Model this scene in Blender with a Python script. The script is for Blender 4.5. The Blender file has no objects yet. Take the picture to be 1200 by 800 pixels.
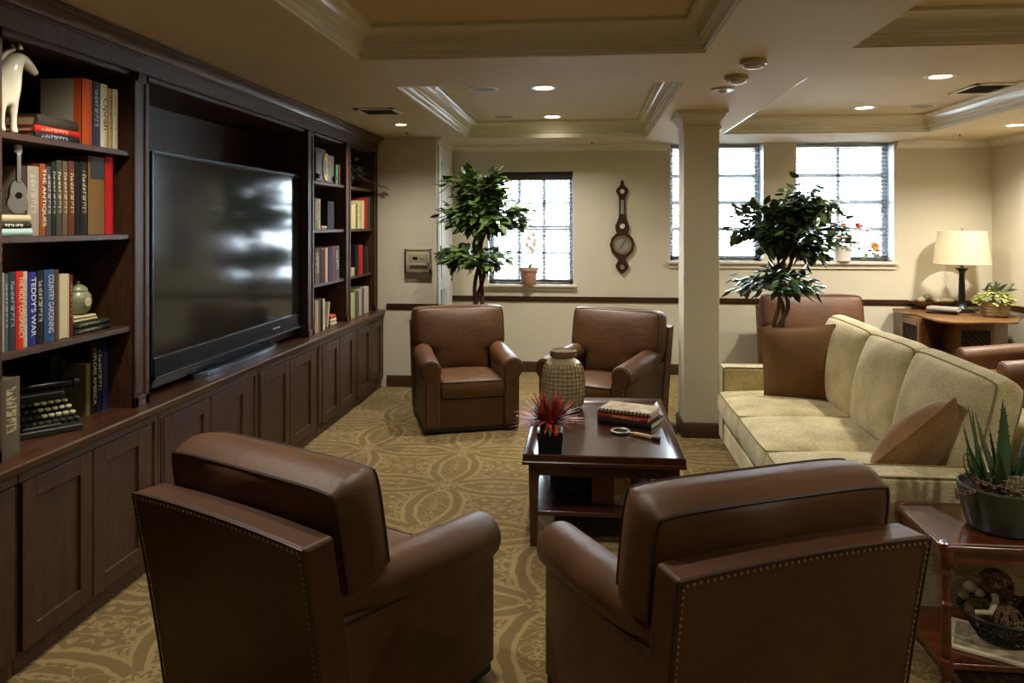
import bpy, bmesh, math, random
from mathutils import Vector, Matrix, Euler
random.seed(7)
PI = math.pi
sc = bpy.context.scene
COL = sc.collection

# ------------------------------------------------------------------ camera, world, exposure
CAM_H = 1.70; FPX = 880.0; HORIZON = 262.0; YAW = math.atan(88/880)
cam_d = bpy.data.cameras.new('camera'); cam = bpy.data.objects.new('camera', cam_d); COL.objects.link(cam)
cam.location = (0, 0, CAM_H); cam.rotation_euler = (PI/2, 0, YAW)
cam_d.sensor_width = 36; cam_d.lens = FPX/1200*36; cam_d.shift_y = -(400-HORIZON)/1200
cam_d.clip_start = .05; cam_d.clip_end = 200
sc.camera = cam
vs = sc.view_settings
vs.view_transform = 'Standard'; vs.look = 'None'; vs.gamma = 1; vs.use_curve_mapping = False
vs.exposure = 1.38
CAN_W = 86; LAMP_W = .25; SKY = 12.5
w = bpy.data.worlds.new('World'); sc.world = w; w.use_nodes = True
bg = w.node_tree.nodes['Background']; bg.inputs[0].default_value = (.80, .90, 1, 1); bg.inputs[1].default_value = SKY
sc.cycles.use_denoising = True
sc.cycles.max_bounces = 8; sc.cycles.diffuse_bounces = 5; sc.cycles.transparent_max_bounces = 12
sc.cycles.sample_clamp_indirect = 6; sc.cycles.caustics_reflective = False; sc.cycles.caustics_refractive = False

# ------------------------------------------------------------------ helpers
def P(px, py, x=None, y=None, z=None):
    a = (px-600)/FPX; c = math.cos(YAW); s = math.sin(YAW)
    d = (a*c-s, a*s+c, -(py-HORIZON)/FPX)
    t = x/d[0] if x is not None else (y/d[1] if y is not None else (z-CAM_H)/d[2])
    return Vector((d[0]*t, d[1]*t, CAM_H+d[2]*t))
def lin(h):
    h = h.lstrip('#'); o = []
    for i in (0, 2, 4):
        v = int(h[i:i+2], 16)/255; o.append(v/12.92 if v <= .04045 else ((v+.055)/1.055)**2.4)
    return tuple(o)+(1,)

class MB:
    def __init__(s): s.v = []; s.f = []
    def add(s, vs_, fs): o = len(s.v); s.v += [tuple(v) for v in vs_]; s.f += [tuple(i+o for i in f) for f in fs]; return s
    def box(s, x0, x1, y0, y1, z0, z1):
        x0, x1 = sorted((x0, x1)); y0, y1 = sorted((y0, y1)); z0, z1 = sorted((z0, z1))
        return s.add([(x0,y0,z0),(x1,y0,z0),(x1,y1,z0),(x0,y1,z0),(x0,y0,z1),(x1,y0,z1),(x1,y1,z1),(x0,y1,z1)],
                     [(0,3,2,1),(4,5,6,7),(0,1,5,4),(1,2,6,5),(2,3,7,6),(3,0,4,7)])
    def hexa(s, b, t):   # bottom quad, top quad (ccw from above)
        return s.add(list(b)+list(t), [(0,3,2,1),(4,5,6,7),(0,1,5,4),(1,2,6,5),(2,3,7,6),(3,0,4,7)])
    def prism(s, poly, a0, a1, axis='z'):
        n = len(poly)
        def m(p, a): return {'z': (p[0],p[1],a), 'y': (p[0],a,p[1]), 'x': (a,p[0],p[1])}[axis]
        vv = [m(p,a0) for p in poly]+[m(p,a1) for p in poly]
        return s.add(vv, [tuple(range(n-1,-1,-1)), tuple(range(n,2*n))]+[(i,(i+1)%n,n+(i+1)%n,n+i) for i in range(n)])
    def lathe(s, prof, seg=20, c=(0,0,0), sx=1, sy=1, cap=True):
        vv = []; ff = []; n = len(prof)
        for (r, z) in prof:
            for k in range(seg):
                a = 2*PI*k/seg; vv.append((c[0]+r*sx*math.cos(a), c[1]+r*sy*math.sin(a), c[2]+z))
        for i in range(n-1):
            for k in range(seg):
                k2 = (k+1)%seg; ff.append((i*seg+k, i*seg+k2, (i+1)*seg+k2, (i+1)*seg+k))
        if cap and prof[0][0] > 1e-6: ff.append(tuple(range(seg-1,-1,-1)))
        if cap and prof[-1][0] > 1e-6 and not (prof[0][0] < 1e-6 and abs(prof[0][1]-prof[-1][1]) < .004): ff.append(tuple(range((n-1)*seg, n*seg)))
        return s.add(vv, ff)
    def tube(s, pts, r, seg=6, closed=False, cap=True):
        pts = [Vector(p) for p in pts]; n = len(pts)
        rr = r if isinstance(r, (list, tuple)) else [r]*n
        vv = []; ff = []; up = None
        for i in range(n):
            if closed: t = pts[(i+1)%n]-pts[i-1]
            else: t = pts[min(i+1,n-1)]-pts[max(i-1,0)]
            t.normalize() if t.length > 1e-9 else None
            if up is None:
                up = Vector((0,0,1)) if abs(t.z) < .9 else Vector((1,0,0))
            a = t.cross(up)
            if a.length < 1e-6: a = t.cross(Vector((0,1,0)))
            a.normalize(); b = a.cross(t).normalized(); up = b
            for k in range(seg):
                an = 2*PI*k/seg; vv.append(pts[i]+(a*math.cos(an)+b*math.sin(an))*rr[i])
        m = n if closed else n-1
        for i in range(m):
            j = (i+1)%n
            for k in range(seg):
                k2 = (k+1)%seg; ff.append((i*seg+k, i*seg+k2, j*seg+k2, j*seg+k))
        if cap and not closed:
            ff.append(tuple(range(seg-1,-1,-1))); ff.append(tuple(range((n-1)*seg, n*seg)))
        return s.add(vv, ff)
    def grid(s, fn, nu, nv):
        vv = [fn(i/nu, j/nv) for j in range(nv+1) for i in range(nu+1)]
        return s.add(vv, [(j*(nu+1)+i, j*(nu+1)+i+1, (j+1)*(nu+1)+i+1, (j+1)*(nu+1)+i) for j in range(nv) for i in range(nu)])
    def xf(s, M):
        s.v = [tuple(M @ Vector(v)) for v in s.v]; return s
    def merge(s, o): return s.add(o.v, o.f)
    def build(s, name, mat, parent=None, smooth=None, bevel=0, seg=2, loc=None, fix=True):
        me = bpy.data.meshes.new(name); me.from_pydata(s.v, [], s.f)
        if fix:
            bm = bmesh.new(); bm.from_mesh(me); bmesh.ops.recalc_face_normals(bm, faces=bm.faces); bm.to_mesh(me); bm.free()
        if mat: me.materials.append(M[mat] if isinstance(mat, str) else mat)
        if smooth is not None or bevel:
            me.polygons.foreach_set('use_smooth', [True]*len(me.polygons))
            me.set_sharp_from_angle(angle=math.radians(smooth if smooth else 35))
        ob = bpy.data.objects.new(name, me); COL.objects.link(ob)
        if parent: ob.parent = parent
        if loc: ob.location = loc
        if bevel:
            md = ob.modifiers.new('bevel', 'BEVEL'); md.width = bevel; md.segments = seg; md.limit_method = 'ANGLE'; md.angle_limit = math.radians(40)
            md.harden_normals = True
        return ob

def tag(o, label=None, cat=None, group=None, kind=None):
    if label: o['label'] = label
    if cat: o['category'] = cat
    if group: o['group'] = group
    if kind: o['kind'] = kind
    return o
def thing(name, label, cat, loc=(0,0,0), rz=0, group=None):
    o = bpy.data.objects.new(name, None); COL.objects.link(o); o.empty_display_size = .1
    o.location = loc; o.rotation_euler = (0,0,rz)
    return tag(o, label, cat, group)
def struct(name, mb, mat, parent=None, **k):
    o = mb.build(name, mat, parent, **k)
    if not parent: o['kind'] = 'structure'
    return o
def face_rz(fx, fy): return math.atan2(fy, fx)-PI/2
def inst(src, name, parent, loc=(0,0,0), rot=(0,0,0), scale=None):
    o = bpy.data.objects.new(name, src.data); COL.objects.link(o); o.parent = parent; o.location = loc; o.rotation_euler = rot
    if scale: o.scale = scale
    return o

# ------------------------------------------------------------------ materials
M = {}
class NT:
    def __init__(s, name):
        s.m = bpy.data.materials.new(name); s.m.use_nodes = True; s.t = s.m.node_tree; s.n = s.t.nodes; s.b = s.n['Principled BSDF']; M[name] = s.m
    def node(s, ty, **k):
        n = s.n.new(ty)
        for a, v in k.items(): setattr(n, a, v)
        return n
    def link(s, a, b): s.t.links.new(a, b)
    def val(s, sock, v):
        if isinstance(v, bpy.types.NodeSocket): s.link(v, sock)
        else: sock.default_value = v
    def math(s, op, a, b=0.0, c=None):
        n = s.node('ShaderNodeMath', operation=op); s.val(n.inputs[0], a); s.val(n.inputs[1], b)
        if c is not None: s.val(n.inputs[2], c)
        return n.outputs[0]
    def mix(s, fac, a, b):
        n = s.node('ShaderNodeMix', data_type='RGBA'); s.val(n.inputs['Factor'], fac); s.val(n.inputs[6], a); s.val(n.inputs[7], b); return n.outputs[2]
    def coord(s, which='Object', scale=(1,1,1), rot=(0,0,0)):
        tc = s.node('ShaderNodeTexCoord'); mp = s.node('ShaderNodeMapping'); mp.inputs['Scale'].default_value = scale; mp.inputs['Rotation'].default_value = rot
        s.link(tc.outputs[which], mp.inputs[0]); return mp.outputs[0]
    def noise(s, vec, scale, detail=3, rough=.5, dist=0):
        n = s.node('ShaderNodeTexNoise'); n.inputs['Scale'].default_value = scale; n.inputs['Detail'].default_value = detail
        n.inputs['Roughness'].default_value = rough; n.inputs['Distortion'].default_value = dist
        if vec is not None: s.link(vec, n.inputs['Vector'])
        return n.outputs['Fac']
    def bump(s, h, strength, dist=.002):
        n = s.node('ShaderNodeBump'); n.inputs['Strength'].default_value = strength; n.inputs['Distance'].default_value = dist
        s.link(h, n.inputs['Height']); s.link(n.outputs[0], s.b.inputs['Normal'])
    def ramp(s, fac, stops):
        n = s.node('ShaderNodeValToRGB'); s.link(fac, n.inputs[0]); e = n.color_ramp.elements
        while len(e) < len(stops): e.new(.5)
        for q, (p, c) in zip(e, stops): q.position = p; q.color = c
        return n.outputs[0]
def simple(name, col, rough=.5, metal=0, spec=.5, var=.0, scale=12, bump=0, bscale=80, emit=None, es=0, coat=0, sheen=0):
    t = NT(name); b = t.b; c = lin(col)
    b.inputs['Roughness'].default_value = rough; b.inputs['Metallic'].default_value = metal; b.inputs['Specular IOR Level'].default_value = spec
    if coat: b.inputs['Coat Weight'].default_value = coat; b.inputs['Coat Roughness'].default_value = .15
    if sheen: b.inputs['Sheen Weight'].default_value = sheen
    if var:
        v = t.noise(t.coord(), scale, 4)
        lo = tuple(x*(1-var) for x in c[:3])+(1,); hi = tuple(min(1,x*(1+var)) for x in c[:3])+(1,)
        t.link(t.ramp(v, [(.3, lo), (.7, hi)]), b.inputs['Base Color'])
    else: b.inputs['Base Color'].default_value = c
    if bump: t.bump(t.noise(t.coord(), bscale, 3), bump)
    if emit: b.inputs['Emission Color'].default_value = lin(emit); b.inputs['Emission Strength'].default_value = es
    return t
def wood(name, dark, light, rough=.35, sc_=(3,3,.5), gscale=14, coat=.15, bump=.06, axis=None):
    t = NT(name); vec = t.coord('Object', sc_)
    g = t.noise(vec, gscale, 6, .62, 1.2); g2 = t.noise(vec, gscale*5, 3, .6, .4)
    f = t.math('ADD', t.math('MULTIPLY', g, .75), t.math('MULTIPLY', g2, .25))
    t.link(t.ramp(f, [(.33, lin(dark)), (.68, lin(light))]), t.b.inputs['Base Color'])
    t.b.inputs['Roughness'].default_value = rough; t.b.inputs['Coat Weight'].default_value = coat; t.b.inputs['Coat Roughness'].default_value = .12
    t.bump(f, bump); return t
# room surfaces
simple('wall_paint', '#c4bca6', .75, bump=.04, bscale=220)
simple('ceiling_paint', '#c6b593', .8, bump=.05, bscale=160)
simple('trim_paint', '#cfc8b4', .2, spec=.5)
simple('door_paint', '#cfd0cc', .3)
simple('window_paint', '#d9dbdc', .4)
wood('unit_wood', '#27150b', '#4d2f19', .46, (2.2,2.2,.35), 12, coat=.03)
wood('counter_wood', '#2b180b', '#54331b', .34, (2.2,.3,2.2), 12, coat=.2)
wood('trim_wood', '#2c190e', '#4a2c19', .4, (.4,.4,3), 12)
wood('table_wood', '#1f0d07', '#43200f', .22, (2,.35,2), 9, coat=.5)
wood('end_table_wood', '#331608', '#6b3415', .25, (.4,2,2), 9, coat=.4)
wood('oak', '#4f3318', '#7e582e', .35, (2,2,.5), 9, coat=.3)
# carpet
def carpet():
    t = NT('carpet'); tc = t.node('ShaderNodeTexCoord'); sep = t.node('ShaderNodeSeparateXYZ'); t.link(tc.outputs['Object'], sep.inputs[0])
    T = .73
    # slight warp so that the woven lines are not ruler straight
    wv = t.noise(tc.outputs['Object'], 9, 2); wv = t.math('MULTIPLY', t.math('SUBTRACT', wv, .5), .05)
    x = t.math('ADD', t.math('DIVIDE', t.math('ADD', sep.outputs[0], .92+20*T), T), wv)
    y = t.math('ADD', t.math('DIVIDE', t.math('ADD', sep.outputs[1], -4.82+20*T), T), wv)
    qx = t.math('SUBTRACT', t.math('FRACT', x), .5); qy = t.math('SUBTRACT', t.math('FRACT', y), .5)
    ax = t.math('ABSOLUTE', qx); ay = t.math('ABSOLUTE', qy)
    def ln(a, b): return t.math('SQRT', t.math('ADD', t.math('MULTIPLY', a, a), t.math('MULTIPLY', b, b)))
    def ring(cx, cy, r): return t.math('ABSOLUTE', t.math('SUBTRACT', ln(t.math('SUBTRACT', ax, cx), t.math('SUBTRACT', ay, cy)), r))
    d = t.math('MINIMUM', ring(0,0,.69), t.math('MINIMUM', ring(1,0,.69), ring(0,1,.69)))
    dark_line = t.math('LESS_THAN', d, .034)
    pale = t.math('MULTIPLY', t.math('GREATER_THAN', d, .034), t.math('LESS_THAN', d, .066))
    # mirrored scroll motif
    cv = t.node('ShaderNodeCombineXYZ'); t.link(ax, cv.inputs[0]); t.link(ay, cv.inputs[1])
    n1 = t.noise(cv.outputs[0], 7.5, 1.5, .45, 1.6)
    band = t.math('ABSOLUTE', t.math('SUBTRACT', n1, .5))
    motif = t.math('GREATER_THAN', band, .042)
    # small flower at every crossing
    fx = t.math('SUBTRACT', ax, .5); fy = t.math('SUBTRACT', ay, .5); fr = ln(fx, fy)
    ang = t.math('ARCTAN2', fy, fx); pet = t.math('MULTIPLY', t.math('COSINE', t.math('MULTIPLY', ang, 8)), .022)
    fl = t.math('LESS_THAN', t.math('ABSOLUTE', t.math('SUBTRACT', fr, t.math('ADD', .072, pet))), .016)
    fhole = t.math('LESS_THAN', fr, .11)
    m = t.math('MULTIPLY', motif, t.math('SUBTRACT', 1, pale)); m = t.math('MAXIMUM', m, dark_line)
    m = t.math('ADD', t.math('MULTIPLY', m, t.math('SUBTRACT', 1, fhole)), t.math('MULTIPLY', fl, fhole))
    fib = t.noise(tc.outputs['Object'], 260, 2, .7)
    big = t.noise(tc.outputs['Object'], 1.3, 2)
    col = t.mix(m, lin('#8b774d'), lin('#6d5a35'))
    k = t.math('ADD', t.math('MULTIPLY', fib, .7), t.math('ADD', .45, t.math('MULTIPLY', big, .4)))
    hs = t.node('ShaderNodeMix', data_type='RGBA', blend_type='MULTIPLY'); hs.inputs['Factor'].default_value = 1
    cc = t.node('ShaderNodeCombineColor'); [t.link(k, cc.inputs[i]) for i in range(3)]
    t.link(col, hs.inputs[6]); t.link(cc.outputs[0], hs.inputs[7]); t.link(hs.outputs[2], t.b.inputs['Base Color'])
    t.b.inputs['Roughness'].default_value = .95; t.b.inputs['Specular IOR Level'].default_value = .1; t.b.inputs['Sheen Weight'].default_value = .1
    hgt = t.math('ADD', t.math('MULTIPLY', m, -.6), t.math('MULTIPLY', fib, .5)); t.bump(hgt, .5, .004)
carpet()
# upholstery
def leather(name, c0, c1):
    t = NT(name); v = t.coord()
    big = t.noise(v, 3.5, 3); t.link(t.ramp(big, [(.3, lin(c0)), (.72, lin(c1))]), t.b.inputs['Base Color'])
    vo = t.node('ShaderNodeTexVoronoi', feature='DISTANCE_TO_EDGE'); vo.inputs['Scale'].default_value = 260; t.link(v, vo.inputs['Vector'])
    fold = t.noise(t.coord('Object', (1,1,2.5)), 7, 2, .5, .8)
    h = t.math('ADD', t.math('MULTIPLY', vo.outputs['Distance'], .5), t.math('MULTIPLY', fold, 2.2)); t.bump(h, .25, .006)
    t.b.inputs['Roughness'].default_value = .45; t.b.inputs['Specular IOR Level'].default_value = .38
leather('leather', '#482d16', '#5d3d20'); leather('leather_back', '#432812', '#523319'); leather('leather_red', '#4a2e1a', '#5e3e26')
simple('piping_leather', '#2e1a10', .5); simple('leather_dark', '#1c120c', .6)
simple('brass_nail', '#806c48', .35, metal=.6)
def fabric(name, c0, c1, scale=1.0):
    t = NT(name); a = t.noise(t.coord('Object', (8,60,60)), 6*scale, 3); b = t.noise(t.coord('Object', (60,8,60)), 6*scale, 3); g = t.noise(t.coord(), 5, 3)
    f = t.math('ADD', t.math('MULTIPLY', t.math('ADD', a, b), .35), t.math('MULTIPLY', g, .3))
    t.link(t.ramp(f, [(.41, lin(c0)), (.58, lin(c1))]), t.b.inputs['Base Color']); t.b.inputs['Roughness'].default_value = .9
    t.b.inputs['Sheen Weight'].default_value = .25; t.b.inputs['Specular IOR Level'].default_value = .2; t.bump(f, .5, .004)
fabric('sofa_fabric', '#9c8f63', '#dccfa2'); simple('sofa_piping', '#857a52', .9)
fabric('pillow_fabric', '#5c4020', '#7a5730'); fabric('pillow_ribbed', '#7a5833', '#9c774a')
# metals, glass, ceramics...
simple('black_metal', '#15130f', .45, metal=.6); simple('black_plastic', '#0d0e10', .25); simple('dark_gap', '#080605', .8)
simple('tv_bezel', '#0b0c0e', .35, spec=.2); simple('tv_strip', '#39414a', .25, metal=.5); simple('tv_stand', '#3d4852', .2, metal=.6)
t_ = simple('tv_screen', '#242523', .11, spec=.45); t_.b.inputs['Coat Weight'].default_value = .0
simple('logo_silver', '#c9ccd0', .3, metal=.8)
simple('silver', '#a9a7a0', .3, metal=.75); simple('steel', '#9a9a98', .3, metal=.9); simple('gold', '#b89555', .3, metal=.9)
simple('white_plastic', '#d3cfc4', .4); simple('beige_plastic', '#b9ae97', .4); simple('grey_plastic', '#8d8a80', .45); simple('lcd', '#1b1d1a', .3)
simple('vent_dark', '#4a4236', .7); simple('speaker_grille', '#8f8a80', .8, bump=.3, bscale=900)
simple('ceramic_white', '#cfcab2', .15, coat=.5, var=.1, scale=20)
simple('ceramic_green', '#7f8262', .3, var=.3, scale=25); simple('bone', '#b8ac86', .6, var=.15)
simple('terracotta', '#a9806a', .8, var=.12); simple('soil', '#2b2118', .95, var=.3, scale=60, bump=.6)
simple('pot_green', '#3a4232', .35, var=.25, scale=9, coat=.2); simple('pot_black', '#14110f', .35); simple('pot_dark', '#2b2a27', .6)
simple('moss', '#767c46', .95, var=.4, scale=50, bump=.8, bscale=120)
def leafmat(name, c0, c1, rough=.4, scale=3):
    t = NT(name); r = t.node('ShaderNodeNewGeometry'); v = t.noise(t.coord(), scale, 2); f = t.math('ADD', t.math('MULTIPLY', r.outputs['Random Per Island'], .7), t.math('MULTIPLY', v, .3))
    t.link(t.ramp(f, [(.15, lin(c0)), (.85, lin(c1))]), t.b.inputs['Base Color']); t.b.inputs['Roughness'].default_value = rough
leafmat('ficus_leaf', '#2c3f20', '#627f3c', .32); leafmat('ficus_leaf_dark', '#22321c', '#486234', .32); leafmat('ivy_leaf', '#26301d', '#4a5638', .5)
leafmat('aloe_leaf', '#2c4426', '#4c6a3a', .4); leafmat('red_blade', '#702414', '#cf5c34', .5); leafmat('orchid_leaf', '#38502c', '#5b7440', .4)
leafmat('pot_leaf', '#5f6a26', '#a2a44c', .5); leafmat('echeveria', '#4a2a28', '#7a4c48', .5); leafmat('seedhead', '#5b5038', '#97875f', .9)
leafmat('red_petal', '#b23a2a', '#e06a50', .6); leafmat('orange_petal', '#d08a3a', '#efb266', .6); leafmat('orchid_petal', '#cfc0b0', '#e8dccf', .6)
simple('bark', '#4a382a', .9, var=.35, scale=18, bump=.6, bscale=40); simple('twig', '#6b5438', .85, var=.3, scale=30); simple('black_wire', '#1c1813', .5, metal=.3)
simple('tree_bark_out', '#8f8b86', .9)
simple('wicker', '#8a7552', .85, var=.25, scale=60, bump=.8, bscale=150); simple('basket_glaze', '#7d6a48', .35, var=.35, scale=22, coat=.4)
simple('lamp_black', '#1d2120', .35, metal=.4); simple('paper', '#c3b793', .8, var=.08, scale=200); simple('paper_white', '#cfc8b4', .8); simple('paper_shadow', '#9a8d6a', .85)
simple('horn', '#b08c55', .35, var=.3, scale=30); simple('radio_body', '#4f4838', .45, var=.1); simple('radio_dial', '#c7b98a', .3, metal=.3)
simple('typewriter', '#2b2a24', .4, metal=.3, var=.2); simple('key_cream', '#c7bd94', .4); simple('key_dark', '#3c382d', .4)
simple('blind_slat', '#868c94', .5); simple('valance', '#2e2720', .5); simple('cord_white', '#cfcfca', .8); simple('cord_dark', '#3a3632', .7)
simple('dial_silver', '#8a877f', .35, metal=.2); simple('inlay', '#7d5f30', .45); simple('frame_shell', '#c9bda0', .6, var=.15)
def glassy(name, tint, gl=.06, rough=.02):
    t = NT(name); t.n.remove(t.b); out = t.n['Material Output']; tr = t.node('ShaderNodeBsdfTransparent'); tr.inputs[0].default_value = tint
    g = t.node('ShaderNodeBsdfGlossy'); g.inputs['Roughness'].default_value = rough; mx = t.node('ShaderNodeMixShader')
    lw = t.node('ShaderNodeLayerWeight'); lw.inputs[0].default_value = gl*4
    t.link(lw.outputs['Fresnel'], mx.inputs[0]); t.link(tr.outputs[0], mx.inputs[1]); t.link(g.outputs[0], mx.inputs[2]); t.link(mx.outputs[0], out.inputs[0])
glassy('window_glass', (.93,.96,.97,1)); glassy('clear_cover', (.97,.97,.95,1), .05); glassy('lens_glass', (.9,.92,.9,1), .1)
def shade_mat():
    t = NT('lamp_shade'); t.n.remove(t.b); out = t.n['Material Output']; d = t.node('ShaderNodeBsdfDiffuse'); d.inputs[0].default_value = lin('#d8cfb6')
    tl = t.node('ShaderNodeBsdfTranslucent'); tl.inputs[0].default_value = lin('#e8dcc0'); mx = t.node('ShaderNodeMixShader'); mx.inputs[0].default_value = .55
    t.link(d.outputs[0], mx.inputs[1]); t.link(tl.outputs[0], mx.inputs[2]); t.link(mx.outputs[0], out.inputs[0])
shade_mat()
simple('can_lens', '#fff3dc', .4, emit='#fff0d6', es=9); simple('bulb', '#fff0d0', .4, emit='#ffe0a8', es=3)
BOOKM = {}
def bookmat(col, mark, t_, h):
    key = (col, mark, round(t_,3), round(h,2))
    if key in BOOKM: return BOOKM[key]
    t = NT('book_cloth'); b = t.b; b.inputs['Roughness'].default_value = .6; b.inputs['Specular IOR Level'].default_value = .2
    if mark:
        tc = t.node('ShaderNodeTexCoord'); sp = t.node('ShaderNodeSeparateXYZ'); t.link(tc.outputs['Object'], sp.inputs[0])
        inx = t.math('GREATER_THAN', sp.outputs[0], -.004); iny = t.math('LESS_THAN', t.math('ABSOLUTE', sp.outputs[1]), t_*.27)
        z = t.math('DIVIDE', sp.outputs[2], h)
        iz = t.math('MULTIPLY', t.math('GREATER_THAN', z, .3), t.math('LESS_THAN', z, .88))
        cv = t.node('ShaderNodeCombineXYZ'); t.link(t.math('MULTIPLY', sp.outputs[1], 2.0/t_), cv.inputs[0]); t.link(t.math('MULTIPLY', sp.outputs[2], 130), cv.inputs[1])
        n = t.noise(cv.outputs[0], 1.0, 1); on = t.math('GREATER_THAN', n, .5)
        f = t.math('MULTIPLY', t.math('MULTIPLY', inx, iny), t.math('MULTIPLY', iz, on))
        t.link(t.mix(t.math('MULTIPLY', f, .8), lin(col), lin(mark)), b.inputs['Base Color'])
    else: b.inputs['Base Color'].default_value = lin(col)
    BOOKM[key] = t.m; return t.m

# ------------------------------------------------------------------ soft shapes
def cushion(W, D, H, crown, bulge=.012, r=.06, hw=None, n=14, crown2=None, wrinkle=.0, seed=0):
    """Stuffed boxed cushion lying in x/y, thickness z. Returns mesh builder and its two seam loops."""
    crown2 = crown if crown2 is None else crown2
    rnd = random.Random(seed); ph = [rnd.uniform(0, 6) for _ in range(6)]
    def panel(u, v):
        h = (hw(v) if hw else W/2)
        c = (abs(u)**6)*(abs(v)**6)
        x = u*h*(1-r*c); y = v*D/2*(1-r*c*W/max(D,.01)*.8)
        return x, y
    def dome(u, v): return (max(0,(1-u*u))**.5*max(0,(1-v*v))**.5)
    def wr(u, v): return wrinkle*(math.sin(3.1*u+ph[0]+2*v)+math.sin(5.3*v+ph[1]-3*u)+.6*math.sin(9*u+ph[2]))*(1-u*u)
    mb = MB(); N = n
    us = [math.sin(PI/2*(2*i/N-1))*.55+(2*i/N-1)*.45 for i in range(N+1)]
    top = []; bot = []
    for j in range(N+1):
        for i in range(N+1):
            u, v = us[i], us[j]; x, y = panel(u, v); d = dome(u, v)
            top.append((x, y, H/2+crown*d+wr(u,v)*d)); bot.append((x, y, -H/2-crown2*d))
    idx = lambda i, j: j*(N+1)+i
    fs = [(idx(i,j), idx(i+1,j), idx(i+1,j+1), idx(i,j+1)) for j in range(N) for i in range(N)]
    mb.add(top, fs); mb.add(bot, [tuple(reversed(f)) for f in fs])
    per = [(i,0) for i in range(N)]+[(N,j) for j in range(N)]+[(i,N) for i in range(N,0,-1)]+[(0,j) for j in range(N,0,-1)]
    tl = [Vector(top[idx(*p)]) for p in per]; bl = [Vector(bot[idx(*p)]) for p in per]
    K = 4; L = len(per); rows = []
    for k in range(K+1):
        a = k/K; row = []
        for i in range(L):
            tg = (tl[(i+1)%L]-tl[i-1]); nn = Vector((tg.y, -tg.x, 0)); nn.normalize() if nn.length else None
            row.append(bl[i].lerp(tl[i], a)+nn*bulge*math.sin(PI*a))
        rows.append(row)
    vv = [p for r_ in rows for p in r_]
    mb.add(vv, [(k*L+i, k*L+(i+1)%L, (k+1)*L+(i+1)%L, (k+1)*L+i) for k in range(K) for i in range(L)])
    return mb, tl, bl
def soft(parent, name, cu, Mx, mat, pip=None, pr=.005, both=True, label=None):
    mb, tl, bl = cu; mb.xf(Mx); o = mb.build(name, mat, parent, smooth=60, fix=False)
    if pip:
        p = MB().tube([Mx @ q for q in tl], pr, 5, closed=True)
        if both: p.tube([Mx @ q for q in bl], pr, 5, closed=True)
        p.build('piping', pip, o, smooth=60)
    if label: o['label'] = label
    return o
def throw_pillow(W, T, n=16):
    mb = MB()
    def f(sgn):
        def g(a, b):
            u, v = 2*a-1, 2*b-1
            x = W/2*u*(1-.06*(1-v*v)); y = W/2*v*(1-.06*(1-u*u))
            return (x, y, sgn*(T/2*((1-u**2)*(1-v**2))**.55+.004))
        return g
    mb.grid(f(1), n, n); mb.grid(f(-1), n, n)
    loop = []
    for k in range(4*n):
        s_, q = divmod(k, n); a = q/n
        u, v = [(2*a-1,-1),(1,2*a-1),(1-2*a,1),(-1,1-2*a)][s_]
        loop.append(Vector((W/2*u*(1-.06*(1-v*v)), W/2*v*(1-.06*(1-u*u)), 0)))
    return mb, loop, loop
def TRS(loc, rot=(0,0,0)): return Matrix.Translation(loc) @ Euler(rot).to_matrix().to_4x4()
def leaf(mb, p, d, n, L, Wd, fold=.25, droop=.25):
    d = d.normalized(); s_ = d.cross(n)
    if s_.length < 1e-4: s_ = d.cross(Vector((.3,.8,.1)))
    s_.normalize(); n = s_.cross(d).normalized()
    dn = Vector((0,0,-droop*L))
    a = p; b = p+d*L*.35+n*L*.03+dn*.15; c = p+d*L*.7+dn*.5; e = p+d*L+dn
    l1 = b+s_*Wd*.5-n*fold*Wd*.4; r1 = b-s_*Wd*.5-n*fold*Wd*.4; l2 = c+s_*Wd*.4-n*fold*Wd*.35; r2 = c-s_*Wd*.4-n*fold*Wd*.35
    mb.add([a,b,c,e,l1,l2,r1,r2], [(0,4,1),(4,5,2,1),(5,3,2),(0,1,6),(1,2,7,6),(2,3,7)])

# ================================================================== ROOM SHELL
XL, XR, YB, YF, CE, TR = -2.72, 4.36, 8.60, -2.2, 2.60, 2.77
JY = 7.68; JX = -1.56
struct('floor', MB().box(XL-.1, XR+.1, YF-.1, YB+.3, -.1, 0), 'carpet')
T1 = (-1.255, .62, .3, 4.04); T2 = (-1.255, .62, 4.85, 7.85); T3 = (1.35, 3.35, .3, 4.0); T4 = (1.36, 3.35, 4.80, 7.75)
c = MB()
for (a, b, y0, y1) in ((XL-.1,T1[0],YF-.1,YB), (.62,1.35,YF-.1,YB), (3.35,XR+.1,YF-.1,YB), (T1[0],.62,YF-.1,.3), (T1[0],.62,4.04,4.85), (T1[0],.62,7.85,YB),
                       (1.35,3.35,YF-.1,.3), (1.35,3.35,4.0,4.80), (1.35,3.35,7.75,YB)):
    c.box(a, b, y0, y1, CE, TR+.02)
c.box(XL-.1, XR+.1, YF-.1, YB+.3, TR, TR+.1)
struct('ceiling', c, 'ceiling_paint')
def loop_trim(name, rect, prof, mat, inward=True, smooth=35, parent=None):
    x0, x1, y0, y1 = rect; mb = MB(); n = len(prof); vv = []
    for (o, z) in prof:
        if not inward: o = -o
        vv += [(x0+o,y0+o,z),(x1-o,y0+o,z),(x1-o,y1-o,z),(x0+o,y1-o,z)]
    mb.add(vv, [(i*4+k, i*4+(k+1)%4, (i+1)*4+(k+1)%4, (i+1)*4+k) for i in range(n-1) for k in range(4)])
    return struct(name, mb, mat, parent=parent, smooth=smooth, fix=False)
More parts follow.
